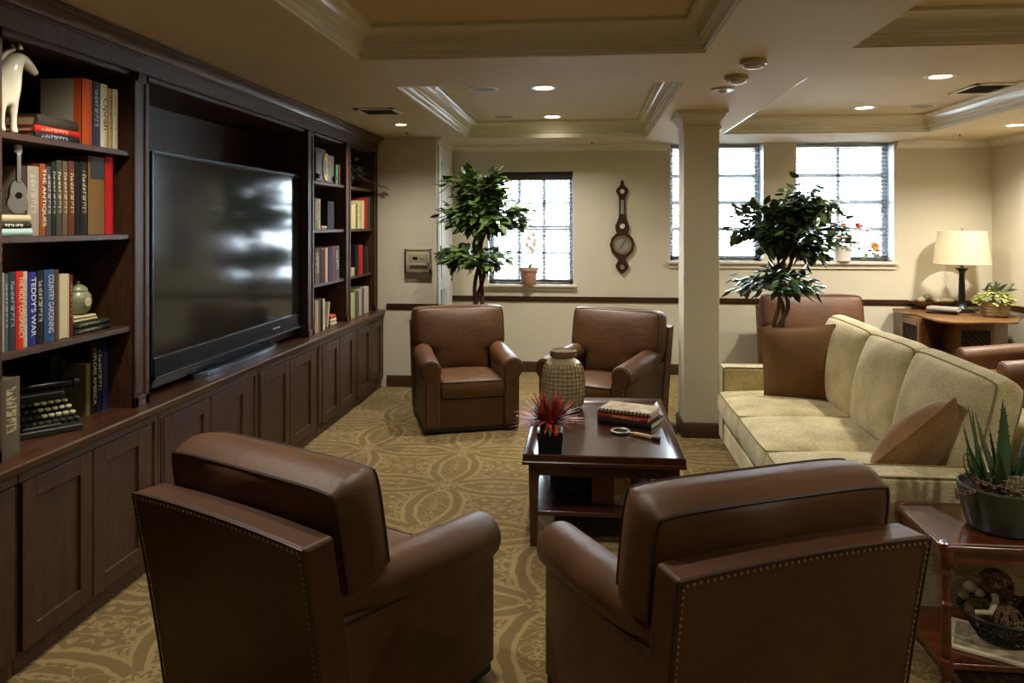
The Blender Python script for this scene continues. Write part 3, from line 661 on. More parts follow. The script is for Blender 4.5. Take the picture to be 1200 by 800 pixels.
yl0 = P(106,300,x=-2.233).y; yl1 = P(122,300,x=-2.233).y
lab = [o for o in bpy.data.objects if o.get('label','').startswith('thick ochre')][0]; MB().box(.0025,.0032,-(yl1-yl0)/2,(yl1-yl0)/2,.255,.345).build('spine_label', 'pot_dark', lab)
G = 'small books under the silver guitar'
for k, (c_, t_, de) in enumerate((('#9fb8b2',.03,'pale teal book at the bottom of the stack under the silver guitar'), ('#2b2622',.022,'black and white book in the stack under the silver guitar'), ('#b5a887',.03,'cream book on top of the stack under the silver guitar'))):
    flat(de, 1,38-k,-2.23,SH[1]+[0,.031,.054][k],t_,.13,c_,'#d8d2c0' if k == 1 else None,G)
row(N3, 'books on the third near shelf', SH[2], -2.235, [
    (3,5.3,320,'#c0bcae',None,'thin white'), (5.5,10.6,321,'#565d56','#9aa09a','grey green'), (11,19,319,'#2c3844','#8a949c','slate'), (19.5,28,318,'#cc2a16',None,'scarlet',{'title':'THE HOLY CONSPIRACY','tcol':'#e0d6bc'}),
    (28.3,33,318,'#c3b891','#8f8562','cream'), (33.5,43,319,'#28327c',None,'royal blue',{'title':"TEDDY'S WAR",'tcol':'#d9dbe0'}), (43.5,52,318,'#1e1d1c','#a9a396','black'), (52.5,65,316,'#324a72',None,'large blue',{'title':'COUNTRY GARDENING','tcol':'#c9ccd0','tsize':.05}),
    (65.3,69.5,316,'#5a4028',None,'brown'), (70,81,321,'#c8bc8e',None,'thick cream backward',{'fore':True}), (81.3,86.5,322,'#5a211a','#8f6a50','maroon')])
G = 'books stacked under the green jar'
flat('black book at the bottom of the stack under the green jar', 87,130,-2.25,SH[2],.024,.15,'#1b1b1a','#8d897c',G); flat('dark green book second in the stack under the green jar', 87,128,-2.255,SH[2]+.025,.026,.15,'#23281f','#8d8f70',G)
flat('thin cream booklet third in the stack under the green jar', 87,114,-2.26,SH[2]+.052,.014,.12,'#b0a47c',None,G); flat('thin cream booklet on top of the stack under the green jar', 87,112,-2.262,SH[2]+.067,.013,.12,'#bcb088',None,G)
row(N4, 'books on the counter of the near bookcase', CT, -2.43, [
    (60,72,417,'#1d1c18',None,'tall black',{'d':.16}), (73,79,420,'#4a4a42',None,'grey',{'d':.16}), (79.5,87,421,'#191713',None,'plain black',{'d':.16}), (87.5,92,417,'#2f3820',None,'dark green',{'d':.16}), (92.3,97,416,'#7a2a1a',None,'brick red',{'d':.16}),
    (97.3,99.6,424,'#3d4a2c','#8f8a5a','green yellow',{'d':.16}), (101.3,107,426,'#6a6038',None,'olive',{'x':-2.315,'d':.12}), (107.3,113.5,402,'#1a1712',None,'black lettered',{'x':-2.315,'d':.12,'title':'EXPLORE AMERICA','tcol':'#d8cda6'}), (114,121,400,'#171c2e','#c3b98f','navy',{'x':-2.315,'d':.12}), (121.3,127.5,400,'#27325c','#5c2a5a','dark blue',{'x':-2.315,'d':.12})])
book('tall grey book standing at the front left of the near bookcase counter', .095, P(13,443,x=-2.21).z-CT, .16, (-2.205, P(13.5,300,x=-2.205).y, CT+.0005), (0,0,0), '#58513f', '#b8ac84', page='paper')
R1 = 'of the radio bookcase'; R2 = 'of the far bookcase'
row('top shelf '+R1, None, SH[0], -2.205, [(394,396.5,193,'#2f7a4c',None,'thin green'), (397,399.5,193,'#4a1a16',None,'thin dark red')])
row('second shelf '+R1, 'books on the second radio shelf', SH[1], -2.20, [(369.3,372.5,232,'#7d8a70','#c0c0a0','grey green'), (372.8,376,233,'#b8ad8c','#6a5c40','beige'), (384.5,392,236,'#121110',None,'wide black')])
G='small books lying on the second radio shelf'
flat('small cream book lying on the second shelf of the radio bookcase', 377,384,-2.21,SH[1],.03,.12,'#a89670',None,G)
row('third shelf '+R1, 'books on the third radio shelf', SH[2], -2.20, [(369.5,375,291,'#5d4c38','#c8bfa0','mottled brown'), (375.3,379.5,291,'#2a2722',None,'black'), (379.8,382,292,'#8a2f22',None,'thin red'), (382.2,384.3,290,'#c9c0a4',None,'thin white'),
    (384.8,388.3,289,'#23242a',None,'charcoal'), (388.5,390.6,289,'#3a3a6a',None,'thin blue'), (390.8,392.6,288,'#9a3a28',None,'thin brick red'), (393,398,288,'#3c4042','#9aa0a0','dark grey')])
row('counter '+R1, 'books on the radio bookcase counter', CT, -2.20, [(369.3,371.3,352,'#b58f78',None,'thin pink'), (371.5,373.6,352,'#b0a682',None,'thin cream'), (373.8,376,351,'#5a5c52',None,'grey'), (376.3,378.8,351,'#1d1b18',None,'black ring bound'), (379,381,350,'#c8bf9c',None,'cream')])
book('slim white book leaning on the counter of the radio bookcase', .02, .22, .14, (-2.22, P(384,300,x=-2.22).y, CT+.0055), (-.25,0,0), '#c6bfae')
G='books lying flat on the radio bookcase counter'
for k, (c_, de) in enumerate((('#bdb294','cream book lowest in the flat stack on the radio bookcase counter'), ('#c3ba9e','pale book in the middle of the flat stack on the radio bookcase counter'), ('#b5481e','orange book on top of the flat stack on the radio bookcase counter'))):
    flat(de, 387.5,394.5-k*.4,-2.22,CT+k*.031,.03,.14,c_,None,G)
row('second shelf '+R2, 'books on the second far shelf', SH[1], -2.20, [(412,414.3,240,'#c0b184',None,'cream'), (414.6,417,239,'#c9bd92',None,'pale cream'), (417.2,419.4,239,'#6f6a3c',None,'olive'), (419.6,423.5,237,'#c3b585','#8a7a50','yellow cream'), (423.8,427.5,235,'#cbbf96',None,'tall cream'), (427.8,431.5,232,'#b32318',None,'bright red'), (431.8,434,231,'#2f5a44',None,'dark green')])
row('third shelf '+R2, 'books on the third far shelf', SH[2], -2.20, [(416.6,420.5,287,'#171513',None,'wide black'), (420.8,425.5,287,'#b8281a',None,'bright red'), (426,429,288,'#1e1c1a',None,'black'), (429.3,432,288,'#35332f',None,'charcoal')])
MB().box(-.10,0,-.05,.05,0,.075).build('box', 'bone', None, bevel=.004); bx_ = bpy.data.objects['box']; bx_.name = 'cream_box'; bx_.location = (-2.20, P(414,300,x=-2.20).y-.01, SH[2]+.0005); tag(bx_, 'small cream box in front of books on the far bookcase', 'box')
MB().box(-.101,.001,-.051,.051,.055,.078).build('lid', 'bone', bx_, bevel=.003)
row('counter '+R2, 'books on the far bookcase counter', CT, -2.20, [(411.8,414,344,'#c9bc8c',None,'yellow cream'), (414.2,416.4,343,'#bdb083',None,'cream'), (416.6,418.4,342,'#4f6a44',None,'thin green'), (418.6,421,341,'#566a6a',None,'teal grey'), (421.2,424.4,339,'#c3b994',None,'pale cream'), (424.6,427,338,'#6a5a7c',None,'thin violet'), (427.2,432.5,336,'#cfc8b2',None,'white')])

# ------------------------------------------------------------------ ornaments on the near bookcase
def skin_mesh(name, nodes, edges, mat, parent=None, sub=2):
    me = bpy.data.meshes.new(name); me.from_pydata([n_[0] for n_ in nodes], edges, []); o = bpy.data.objects.new(name, me); COL.objects.link(o)
    md = o.modifiers.new('skin', 'SKIN'); sk = me.skin_vertices[0].data if me.skin_vertices else None
    if sk is None:
        bm = bmesh.new(); bm.from_mesh(me); bm.verts.layers.skin.verify(); bm.to_mesh(me); bm.free(); sk = me.skin_vertices[0].data
    for i, n_ in enumerate(nodes): sk[i].radius = (n_[1], n_[2] if len(n_) > 2 else n_[1]); sk[i].use_root = (i == 0)
    md.use_smooth_shade = True; s_ = o.modifiers.new('sub', 'SUBSURF'); s_.levels = sub; s_.render_levels = sub
    me.materials.append(M[mat]); o.parent = parent; return o
hs = thing('ceramic_horse', 'white glazed ceramic horse with lowered head on the top near shelf', 'figurine', (-2.285, 2.742, SH[0]))
N = [((-.21,-.01,.20),.058),((-.11,-.008,.195),.056),((0,0,.19),.052,.056),((.014,.014,.245),.050,.047),((.018,.03,.29),.042,.038),((.018,.06,.315),.034,.030),((.013,.11,.297),.025,.021),((.008,.168,.268),.014,.012),
     ((.012,.028,.12),.024),((.014,.032,.075),.014),((.014,.032,.04),.013),((.016,.034,.006),.018),((.012,-.03,.12),.024),((.014,-.03,.075),.014),((.014,-.03,.04),.013),((.016,-.03,.006),.018),
     ((-.215,.03,.13),.028),((-.225,.032,.08),.016),((-.215,.032,.04),.013),((-.21,.032,.006),.018),((-.215,-.045,.13),.028),((-.225,-.045,.08),.016),((-.215,-.045,.04),.013),((-.21,-.045,.006),.018),((-.265,-.01,.20),.02),((-.285,-.01,.15),.014),((-.285,-.01,.09),.009)]
Ed = [(0,1),(1,2),(2,3),(3,4),(4,5),(5,6),(6,7),(2,8),(8,9),(9,10),(10,11),(2,12),(12,13),(13,14),(14,15),(0,16),(16,17),(17,18),(18,19),(0,20),(20,21),(21,22),(22,23),(0,24),(24,25),(25,26)]
skin_mesh('body', N, Ed, 'ceramic_white', hs)
for dx in (-.016,.016): MB().lathe([(0,0),(.010,.004),(.008,.02),(0,.03)], 8).xf(TRS((.018+dx,.048,.342),(.3,0,0))).build('ear', 'ceramic_white', hs, smooth=50)
MB().lathe([(0,-.005),(.005,0),(0,.005)], 8).xf(TRS((.034,.085,.318))).build('eye', 'black_plastic', hs, smooth=60)
MB().tube([(-.03,-.022,.25),(-.012,-.012,.29),(.004,.012,.326),(.014,.04,.345)], [.006,.012,.011,.006], 7).build('mane', 'ceramic_white', hs, smooth=60)
# silver guitar figure
gy = P(20,230,x=-2.30).y
g = thing('guitar_figure', 'small silver guitar ornament standing on stacked books', 'figurine', (-2.235, 2.735, SH[1]+.086)); g.scale = (.8,.8,.8)
out = []
for k in range(48):
    a = 2*PI*k/48; z = math.sin(a); wd = .055*(1-.28*math.exp(-((z-.1)/.28)**2)) if z < .1 else .044*(1-.1*math.exp(-((z-.1)/.28)**2)); out.append((math.cos(a)*wd, .085+z*.085))
MB().prism(out, -.028, 0, 'x').xf(TRS((0,.03,0),(0,0,-.5))).build('body', 'silver', g, bevel=.006)
MB().lathe([(0,.0),(.016,.001)], 16).xf(TRS((.001,.03,.095),(0,PI/2,-.5))).build('sound_hole', 'black_plastic', g)
MB().box(-.016,.004,-.009,.009,.16,.30).xf(TRS((0,.03,0),(0,0,-.5))).build('neck', 'silver', g, bevel=.002)
hd = MB().box(-.016,.002,-.014,.014,.30,.345).xf(TRS((0,.03,0),(0,0,-.5))).build('headstock', 'silver', g, bevel=.003)
for k in range(3):
    for s_ in (-1,1): MB().lathe([(.006,-.004),(.006,.004)], 8).xf(TRS((-.006,.03+s_*.022,.31+k*.013),(PI/2,0,0))).build('peg', 'silver', hd)
# green jar
jy = P(92,345,x=-2.31).y
j = thing('green_jar', 'squat green and cream ceramic jar on stacked books', 'jar', (-2.315, jy, SH[2]+.081))
MB().lathe([(.03,0),(.05,.02),(.06,.055),(.055,.09),(.04,.105),(.036,.11)], 22).build('body', 'ceramic_green', j, smooth=60)
MB().lathe([(.042,.108),(.04,.12),(.02,.135),(.008,.138),(.010,.15),(0,.155)], 22).build('lid', 'ceramic_green', j, smooth=60)
MB().lathe([(0,-.003),(.02,.001),(.022,.004),(0,.005)], 14).xf(TRS((.055,-.01,.06),(0,PI/2,0))).build('medallion', 'bone', j, smooth=60)
# typewriter
ty = P(58,500,z=CT)
tw = thing('typewriter', 'old black typewriter with cream keys on the near bookcase counter', 'typewriter', (-2.36, 3.005, CT), rz=face_rz(.80,-.60)); tw.scale = (.92,.92,.92)
# local: +y is the keyboard front (towards room after rotation), x along width
MB().hexa([(-.17,-.14,.0),(.17,-.14,.0),(.17,.12,0),(-.17,.12,0)], [(-.17,-.14,.10),(.17,-.14,.10),(.17,.12,.03),(-.17,.12,.03)]).build('base', 'typewriter', tw, bevel=.008)
MB().box(-.15,.15,-.15,-.06,.10,.17).build('type_basket', 'typewriter', tw, bevel=.02)
MB().lathe([(.02,-.19),(.022,-.185),(.022,.185),(.02,.19)], 14).xf(TRS((0,-.11,.19),(0,PI/2,0))).build('platen', 'black_plastic', tw, smooth=40)
for s_ in (-1,1): MB().lathe([(.026,-.012),(.026,.012)], 12).xf(TRS((s_*.205,-.11,.19),(0,PI/2,0))).build('platen_knob', 'typewriter', tw, smooth=40)
k0 = MB().lathe([(.011,0),(.0135,.002),(.0135,.010),(.011,.012)], 10).build('key', 'key_cream', tw, smooth=40); k1 = None
for r_ in range(4):
    for c_ in range(10):
        z = .115-.022*r_; p_ = (-.135+c_*.03-.006*r_, -.035+r_*.038, z)
        if r_ == 0 and c_ == 0: k0.location = p_; continue
        if c_ < 5 and r_ < 3:
            inst(k0, 'key', tw, p_)
        else:
            if k1 is None: k1 = MB().lathe([(.011,0),(.0135,.002),(.0135,.010),(.011,.012)], 10).build('key', 'key_dark', tw, smooth=40); k1.location = p_
            else: inst(k1, 'key', tw, p_)
MB().box(-.08,.08,.095,.112,.035,.048).build('space_bar', 'key_dark', tw, bevel=.004)
# dark basket with handle behind
bk = thing('dark_basket', 'small dark basket with arched handle behind the typewriter', 'basket', (-2.50, 2.735, CT)); MB().lathe([(.07,0),(.085,.06),(.10,.17),(.105,.19),(.095,.19),(.08,.02)], 20).build('body', 'twig', bk, smooth=50)
for k in range(14):
    a = 2*PI*k/14; MB().tube([(.074*math.cos(a),.074*math.sin(a),.0),(.088*math.cos(a),.088*math.sin(a),.06),(.103*math.cos(a),.103*math.sin(a),.18)], .006, 5).build('rib', 'twig', bk, smooth=50)
MB().tube([(0,.10*math.cos(PI*k/12),.18+.09*math.sin(PI*k/12)) for k in range(13)], .007, 6).build('handle', 'twig', bk, smooth=50)
# radio and its plaque, ivy
ry = 6.20
r = thing('old_radio', 'antique table radio with oval brass dial on the top shelf', 'radio', (-2.215, ry, SH[0]))
hw = .225
MB().box(-.14,0,-hw,hw,0,.245).build('cabinet', 'radio_body', r, bevel=.012); MB().box(-.12,-.02,-hw+.04,hw-.16,.246,.285).build('top_book', 'radio_body', r, bevel=.006)
ov = MB().lathe([(0,.004),(.10,.004),(.105,.010),(.118,.010),(.122,0)], 32, sy=.66).xf(TRS((0,.0,.13),(0,PI/2,0)) ).build('dial', 'radio_dial', r, smooth=40)
MB().lathe([(0,.011),(.06,.011)], 24, sy=.66).xf(TRS((0,0,.13),(0,PI/2,0))).build('dial_face', 'dial_silver', ov); MB().box(.012,.014,-.004,.06,.128,.132).build('needle', 'black_metal', ov)
for y_ in (-.2,.2): MB().lathe([(.026,0),(.024,.02),(.018,.024)], 14).xf(TRS((0,y_,.045),(0,PI/2,0))).build('knob', 'black_plastic', r, smooth=40)
iv = thing('ivy_plant', 'trailing green ivy in a dark pot on the top far shelf', 'plant', (-2.36, 7.12, SH[0]))
MB().lathe([(.07,0),(.10,.13),(.105,.15),(.095,.15),(.08,.12),(0,.12)], 20).build('pot', 'pot_dark', iv, smooth=40)
rnd = random.Random(5); m = MB()
for k in range(110):
    a = rnd.uniform(0,2*PI); rr = rnd.uniform(.02,.30); zz = rnd.uniform(.12,.34)-.35*max(0,rr-.16)
    px_ = rr*math.cos(a)*.55; 
    p_ = Vector((max(-.2,px_+.02), max(-.28,min(.34, rr*math.sin(a))), max(.02,zz)))
    leaf(m, p_, Vector((rnd.uniform(-.3,1),rnd.uniform(-1,1),rnd.uniform(-.6,.3))), Vector((rnd.uniform(-.4,.6),rnd.uniform(-.4,.4),1)), rnd.uniform(.06,.10), rnd.uniform(.05,.07))
for k in range(6):
    p_ = Vector((.205+.012*k,.26+.04*k,.06-.004*k)); leaf(m, p_, Vector((rnd.uniform(.2,1),rnd.uniform(-.6,1),rnd.uniform(-.5,.2))), Vector((.4,0,1)), .08, .055)
tag(m.build('foliage', 'ivy_leaf', iv, fix=False), kind='stuff')
m = MB(); [m.tube([(0,0,.12),(.03*math.cos(a),.08*math.sin(a),.2),(.06+.05*math.cos(a),.20*math.sin(a),.15),(.19,.30*math.sin(a),.07)], .004, 5) for a in (1.5,1.2,.6,-1,-1.4,.2)]; m.build('vine', 'bark', iv, smooth=50)

# ================================================================== ARMCHAIRS
def nails(mb, pts, step=.022, r=.006, nrm=Vector((0,-1,0))):
    # a row of nail heads along a polyline
    for a, b in zip(pts[:-1], pts[1:]):
        a = Vector(a); b = Vector(b); n = max(1, int((b-a).length/step))
        q = nrm.to_track_quat('Z', 'Y').to_matrix().to_4x4()
        for k in range(n):
            p_ = a.lerp(b, (k+.5)/n); mb.merge(MB().lathe([(r,0),(r*.75,r*.45),(0,r*.7)], 6).xf(Matrix.Translation(p_) @ q))
def armchair_parts(t, W=.82, k=1.0, lm='leather', bm_='leather_back'):
    hw = W/2; aw = .15*k
    def sec(sgn, y, sc_=1.0, fl=0):
        dz = .075*max(0,(.43-y)/.75)
        bk_ = max(0,(-.05-y)/.35); rc = (hw-.07-.035*bk_, .517); R = (.087-.012*bk_)*sc_; pts = [(hw-aw+.005+(1-sc_)*.02, .05), (hw-aw+.002, .30), (hw-aw+.0, .45)]
        for i in range(13):
            a = math.radians(205-i*(205+48)/12); pts.append((rc[0]+R*math.cos(a), rc[1]+R*math.sin(a)))
        pts += [(hw-.022-(1-sc_)*.02, .44), (hw-.022-(1-sc_)*.02, .05)]
        return [(sgn*x, y, z+(dz*min(1,max(0,(z-.25)/.2)))) for x, z in pts]
    for sgn in (1, -1):
        ys = [(.452,.86),(.449,.95),(.44,1.0),(.25,1.0),(.05,1.0),(-.15,1.0),(-.30,.98),(-.40,.95)]
        m = MB(); secs = [sec(sgn, y, s_) for y, s_ in ys]; L = len(secs[0]); vv = [p for s_ in secs for p in s_]
        ff = [(i*L+q, i*L+(q+1)%L, (i+1)*L+(q+1)%L, (i+1)*L+q) for i in range(len(ys)-1) for q in range(L)]
        ff += [tuple(range(L)), tuple(range((len(ys)-1)*L, len(ys)*L))]
        arm = m.add(vv, ff).build('arm', lm, t, smooth=50)
        # front facing of the arm and the seam under the roll
        fp = [(sgn*(x), z) for x, z in [(hw-aw+.012,.06),(hw-aw+.012,.46)]+[(hw-.07+.07*math.cos(math.radians(200-i*245/10)), .517+.07*math.sin(math.radians(200-i*245/10))) for i in range(11)]+[(hw-.034,.44),(hw-.034,.06)]]
        MB().prism(fp, .449, .458, 'y').build('arm_front', lm, arm, bevel=.003)
        nm = MB(); nails(nm, [(sgn*(hw-aw+.022),.459,.08),(sgn*(hw-aw+.022),.459,.44)], nrm=Vector((0,1,0))); nails(nm, [(sgn*(hw-.044),.459,.08),(sgn*(hw-.044),.459,.43)], nrm=Vector((0,1,0))); nm.build('nailhead_trim', 'brass_nail', arm)
        MB().tube([(sgn*(hw-.020),.44,.452),(sgn*(hw-.020),.0,.49),(sgn*(hw-.020),-.36,.53)], .004, 5).build('seam', 'piping_leather', arm)
    MB().box(-hw+aw-.01,hw-aw+.01,-.34,.435,.045,.29).build('seat_base', lm, t, bevel=.012)
    MB().box(-hw+.02,hw-.02,-.36,.43,.018,.05).build('bottom_rail', 'leather_dark', t, bevel=.004)
    MB().lathe([(.25,0),(.25,.02)], 24).build('swivel_base', 'black_metal', t)
    # back frame: raked slab
    n = 8; bt, tp = .05, .815
    def P2(u, v, face):   # u -1..1, v 0..1
        z = bt+(tp-bt)*v+(.012*(1-u*u) if v > .99 else 0); x = u*(hw-.012+.012*v)
        yb = -.385-.115*v**1.2; yf = yb+.125-.01*v
        return (x, yb if face == 0 else yf, z)
    m = MB(); vv = []; ff = []
    for fc in (0,1):
        for j in range(n+1):
            for i in range(n+1): vv.append(P2(2*i/n-1, j/n, fc))
    S = (n+1)*(n+1); ix = lambda f_, i, j: f_*S+j*(n+1)+i
    for j in range(n):
        for i in range(n): ff += [(ix(0,i,j),ix(0,i,j+1),ix(0,i+1,j+1),ix(0,i+1,j)), (ix(1,i,j),ix(1,i+1,j),ix(1,i+1,j+1),ix(1,i,j+1))]
    for i in range(n): ff += [(ix(0,i,n),ix(1,i,n),ix(1,i+1,n),ix(0,i+1,n)), (ix(0,i,0),ix(0,i+1,0),ix(1,i+1,0),ix(1,i,0)), (ix(0,0,i),ix(1,0,i),ix(1,0,i+1),ix(0,0,i+1)), (ix(0,n,i),ix(0,n,i+1),ix(1,n,i+1),ix(1,n,i))]
    bf = m.add(vv, ff).build('back_frame', bm_, t, bevel=.014, seg=3)
    loop = [P2(-1,v/10,0) for v in range(0,11)]+[P2(u/5-1,1,0) for u in range(1,10)]+[P2(1,v/10,0) for v in range(10,-1,-1)]
    MB().tube([(x*.994,y-.001,z-.003) for x,y,z in loop], .0045, 5).build('piping', 'piping_leather', bf)
    nm = MB(); nails(nm, [(x*.965, y-.0015, z-.016 if z > .7 else z) for x,y,z in loop], .018, .0052, Vector((0,-1,.13)).normalized()); nm.build('nailhead_trim', 'brass_nail', bf)
    soft(t, 'seat_cushion', cushion(2*(hw-aw)-.012, .63, .125, .03, .012, .02, wrinkle=.002, seed=3), TRS((0,.145,.36)), lm, 'piping_leather', .005)
    wb, wt = hw-aw-.012, hw-.012
    def hwf(v):
        s_ = min(1,max(0,(v+.42)/.30)); s_ = s_*s_*(3-2*s_)
        return wb+(wt-wb)*s_
    soft(t, 'back_cushion', cushion(2*wt, .55, .175, .03, .026, .035, hw=hwf, n=22, crown2=.075, wrinkle=.010, seed=int(W*100)), TRS((0,-.238,.668),(PI/2+.17,0,0)), lm, 'piping_leather', .006)
proto = thing('armchair', 'x', 'armchair'); armchair_parts(proto)
def dup(root, label, loc, rz, first=False):
    if first: r_ = root
    else:
        r_ = root.copy(); COL.objects.link(r_)
        for ch in list(root.children):
            c_ = ch.copy(); COL.objects.link(c_); c_.parent = r_
            for g_ in ch.children: q = g_.copy(); COL.objects.link(q); q.parent = c_
    r_.location = loc; r_.rotation_euler = (0,0,rz); r_['label'] = label; r_['category'] = 'armchair'; r_['group'] = 'brown leather armchairs'; return r_
dup(proto, 'brown leather armchair seen from behind at the left, facing the coffee table', (-.9025,2.602,0), face_rz(.457,.889), True)
dup(proto, 'brown leather armchair seen from behind at the right, beside the end table', (.388,2.516,0), face_rz(-.419,.908))
dup(proto, 'brown leather armchair facing the camera in front of the small window plant', (-1.073,6.455,0), face_rz(.337,-.942))
dup(proto, 'brown leather armchair turned left beside the column, behind the lantern', (.157,6.37,0), face_rz(-.45,-.893))
dup(proto, 'brown leather armchair seen from its side at the right picture edge behind the sofa', (3.74,6.68,0), face_rz(-1,0))
wide = thing('armchair', 'broad brown leather armchair against the window wall behind the second potted tree', 'armchair', (2.33,7.88,0), face_rz(0,-1), 'brown leather armchairs'); armchair_parts(wide, 1.02, 1.1, 'leather_red', 'leather_red')

# ================================================================== SOFA
S = thing('sofa', 'long cream three seat sofa with loose back cushions', 'sofa', (1.02, 4.67, 0))
MB().box(.03,1.04,-1.29,1.29,.07,.27).build('base', 'sofa_fabric', S, bevel=.015)
MB().box(.012,.05,-1.12,1.12,.185,.285).build('front_rail', 'sofa_fabric', S, bevel=.012); MB().box(.006,.05,-1.31,1.31,.04,.185).build('front_panel', 'sofa_fabric', S, bevel=.012)
for s_ in (1,-1):
    a_ = MB().box(0,1.02,s_*1.13,s_*1.31,.045,.615).build('arm', 'sofa_fabric', S, bevel=.022, seg=3)
    z = .612; pi_ = MB()
    for y_ in (1.137, 1.303): pi_.tube([(.004,s_*y_,.06),(.003,s_*y_,z-.02),(.02,s_*y_,z+.001),(1.0,s_*y_,z+.001)], .005, 5)
    pi_.tube([(.004,s_*1.137,z-.006),(.004,s_*1.303,z-.006)], .005, 5); pi_.build('piping', 'sofa_piping', a_, smooth=50)
MB().hexa([(.86,-1.13,.06),(1.06,-1.13,.06),(1.06,1.13,.06),(.86,1.13,.06)], [(.93,-1.13,.80),(1.12,-1.13,.80),(1.12,1.13,.80),(.93,1.13,.80)]).build('back_frame', 'sofa_fabric', S, bevel=.03, seg=3)
for (x, y) in ((.08,-1.24),(.08,1.24),(.98,-1.24),(.98,1.24)): MB().lathe([(.022,0),(.028,.05)], 10, c=(x,y,0)).build('foot', 'table_wood', S)
for k in range(3):
    soft(S, 'seat_cushion', cushion(.74, .742, .15, .045, .018, .03, wrinkle=.002, seed=k), TRS((.335,(k-1)*.753,.365),(0,-.02,0)), 'sofa_fabric', 'sofa_piping', .005)
for k in range(3):
    R = Matrix.Translation((.765+.01*k,(k-1)*.765,.715)) @ Matrix.Rotation(PI/2+(.07,-.05,.06)[k],4,'Z') @ Matrix.Rotation(PI/2+.24,4,'X') @ Matrix.Rotation((.04,-.03,.03)[k],4,'Z')
    soft(S, 'back_cushion', cushion(.74, .57, .12, .05, .034, .035, n=18, crown2=.10, wrinkle=.014, seed=20+k), R, 'sofa_fabric', 'sofa_piping', .0055)
def place_pillow(label, mat, W, T, c, n, spin):
    o = thing('throw_pillow', label, 'pillow', c); n = Vector(n).normalized(); Mx = n.to_track_quat('Z','Y').to_matrix().to_4x4() @ Matrix.Rotation(spin,4,'Z')
    soft(o, 'pillow_body', throw_pillow(W, T), Mx, mat, mat, .006, False)
place_pillow('flat brown square pillow propped at the far end of the sofa', 'pillow_fabric', .52, .15, (1.50,5.50,.715), (-.30,-1,.30), .10)
place_pillow('ribbed tan pillow slumped in the near corner of the sofa', 'pillow_ribbed', .50, .25, (1.60,3.80,.645), (-.5,.62,.62), .5)

# ================================================================== COFFEE TABLE
def rect_loops(loops):   # (x0,x1,y0,y1,z) each
    m = MB(); vv = []
    for (a,b,c_,d_,z) in loops: vv += [(a,c_,z),(b,c_,z),(b,d_,z),(a,d_,z)]
    n = len(loops); return m.add(vv, [(i*4+k, i*4+(k+1)%4, (i+1)*4+(k+1)%4, (i+1)*4+k) for i in range(n-1) for k in range(4)])
ctx, cty = .085, 4.58; hx, hy_ = .42, .67; TZ = .467
ctb = thing('coffee_table', 'dark polished wood coffee table with sloping tray rim and lower shelf', 'table', (ctx, cty, 0))
def ins(o, z): return (-hx+o, hx-o, -hy_+o, hy_-o, z)
rect_loops([ins(.0,.440),ins(-.004,.446),ins(-.004,.456),ins(.0,.460),ins(0,.492),ins(.006,.497),ins(.012,.495),ins(.055,TZ-.001)]).build('tray_rim', 'table_wood', ctb, smooth=30)
MB().box(-hx+.03,hx-.03,-hy_+.03,hy_-.03,.44,TZ).build('tabletop', 'table_wood', ctb)
m = MB(); i_ = .035
m.box(-hx+i_,hx-i_,-hy_+i_,-hy_+i_+.022,.375,.44).box(-hx+i_,hx-i_,hy_-i_-.022,hy_-i_,.375,.44).box(-hx+i_,-hx+i_+.022,-hy_+i_,hy_-i_,.375,.44).box(hx-i_-.022,hx-i_,-hy_+i_,hy_-i_,.375,.44); m.build('apron', 'table_wood', ctb, bevel=.003)
for sx in (-1,1):
    for sy in (-1,1):
        x = sx*(hx-.055); y = sy*(hy_-.055); q = .027; p_ = .019
        MB().hexa([(x-p_,y-p_,0),(x+p_,y-p_,0),(x+p_,y+p_,0),(x-p_,y+p_,0)], [(x-q,y-q,.44),(x+q,y-q,.44),(x+q,y+q,.44),(x-q,y+q,.44)]).build('leg', 'table_wood', ctb, bevel=.003)
MB().box(-hx+.05,hx-.05,-hy_+.05,hy_-.05,.16,.185).build('lower_shelf', 'table_wood', ctb, bevel=.004)
# things on it
def at(px, py, z): p_ = P(px, py, z=z); return p_
p_ = at(645,527,TZ)
pl = thing('red_plant', 'spiky red and green artificial plant in a square black pot', 'plant', (p_.x, 4.05, TZ), rz=.05)
MB().hexa([(-.062,-.062,0),(.062,-.062,0),(.062,.062,0),(-.062,.062,0)], [(-.07,-.07,.125),(.07,-.07,.125),(.07,.07,.125),(-.07,.07,.125)]).build('pot', 'pot_black', pl, bevel=.004)
MB().grid(lambda a,b: (-.062+.124*a, -.062+.124*b, .118+.05*math.sin(PI*a)*math.sin(PI*b)+.008*math.sin(31*a)*math.sin(27*b)), 14, 14).build('moss', 'moss', pl, smooth=60)
rnd = random.Random(11); m = MB(); m2 = MB()
for k in range(230):
    a = rnd.uniform(0,2*PI); e = rnd.uniform(.05,1.45); L = rnd.uniform(.12,.22); d_ = Vector((math.cos(a)*math.cos(e), math.sin(a)*math.cos(e), math.sin(e))); p0 = Vector((math.cos(a)*.02, math.sin(a)*.02, .14)); s_ = d_.cross(Vector((0,0,1))).normalized()*.0095
    mid = p0+d_*L*.5+Vector((0,0,.012)); tip = p0+d_*L-Vector((0,0,.02*math.cos(e)))
    (m if k%5 else m2).add([p0-s_*.6,p0+s_*.6,mid+s_,mid-s_,tip], [(0,1,2,3),(3,2,4)])
tag(m.build('red_blades', 'red_blade', pl, fix=False), kind='stuff'); tag(m2.build('green_blades', 'ivy_leaf', pl, fix=False), kind='stuff')
p_ = at(661,470,TZ)
ln = thing('glass_lantern', 'smoky glass jar covered in a woven lattice on the coffee table', 'lantern', (p_.x, 5.045, TZ))
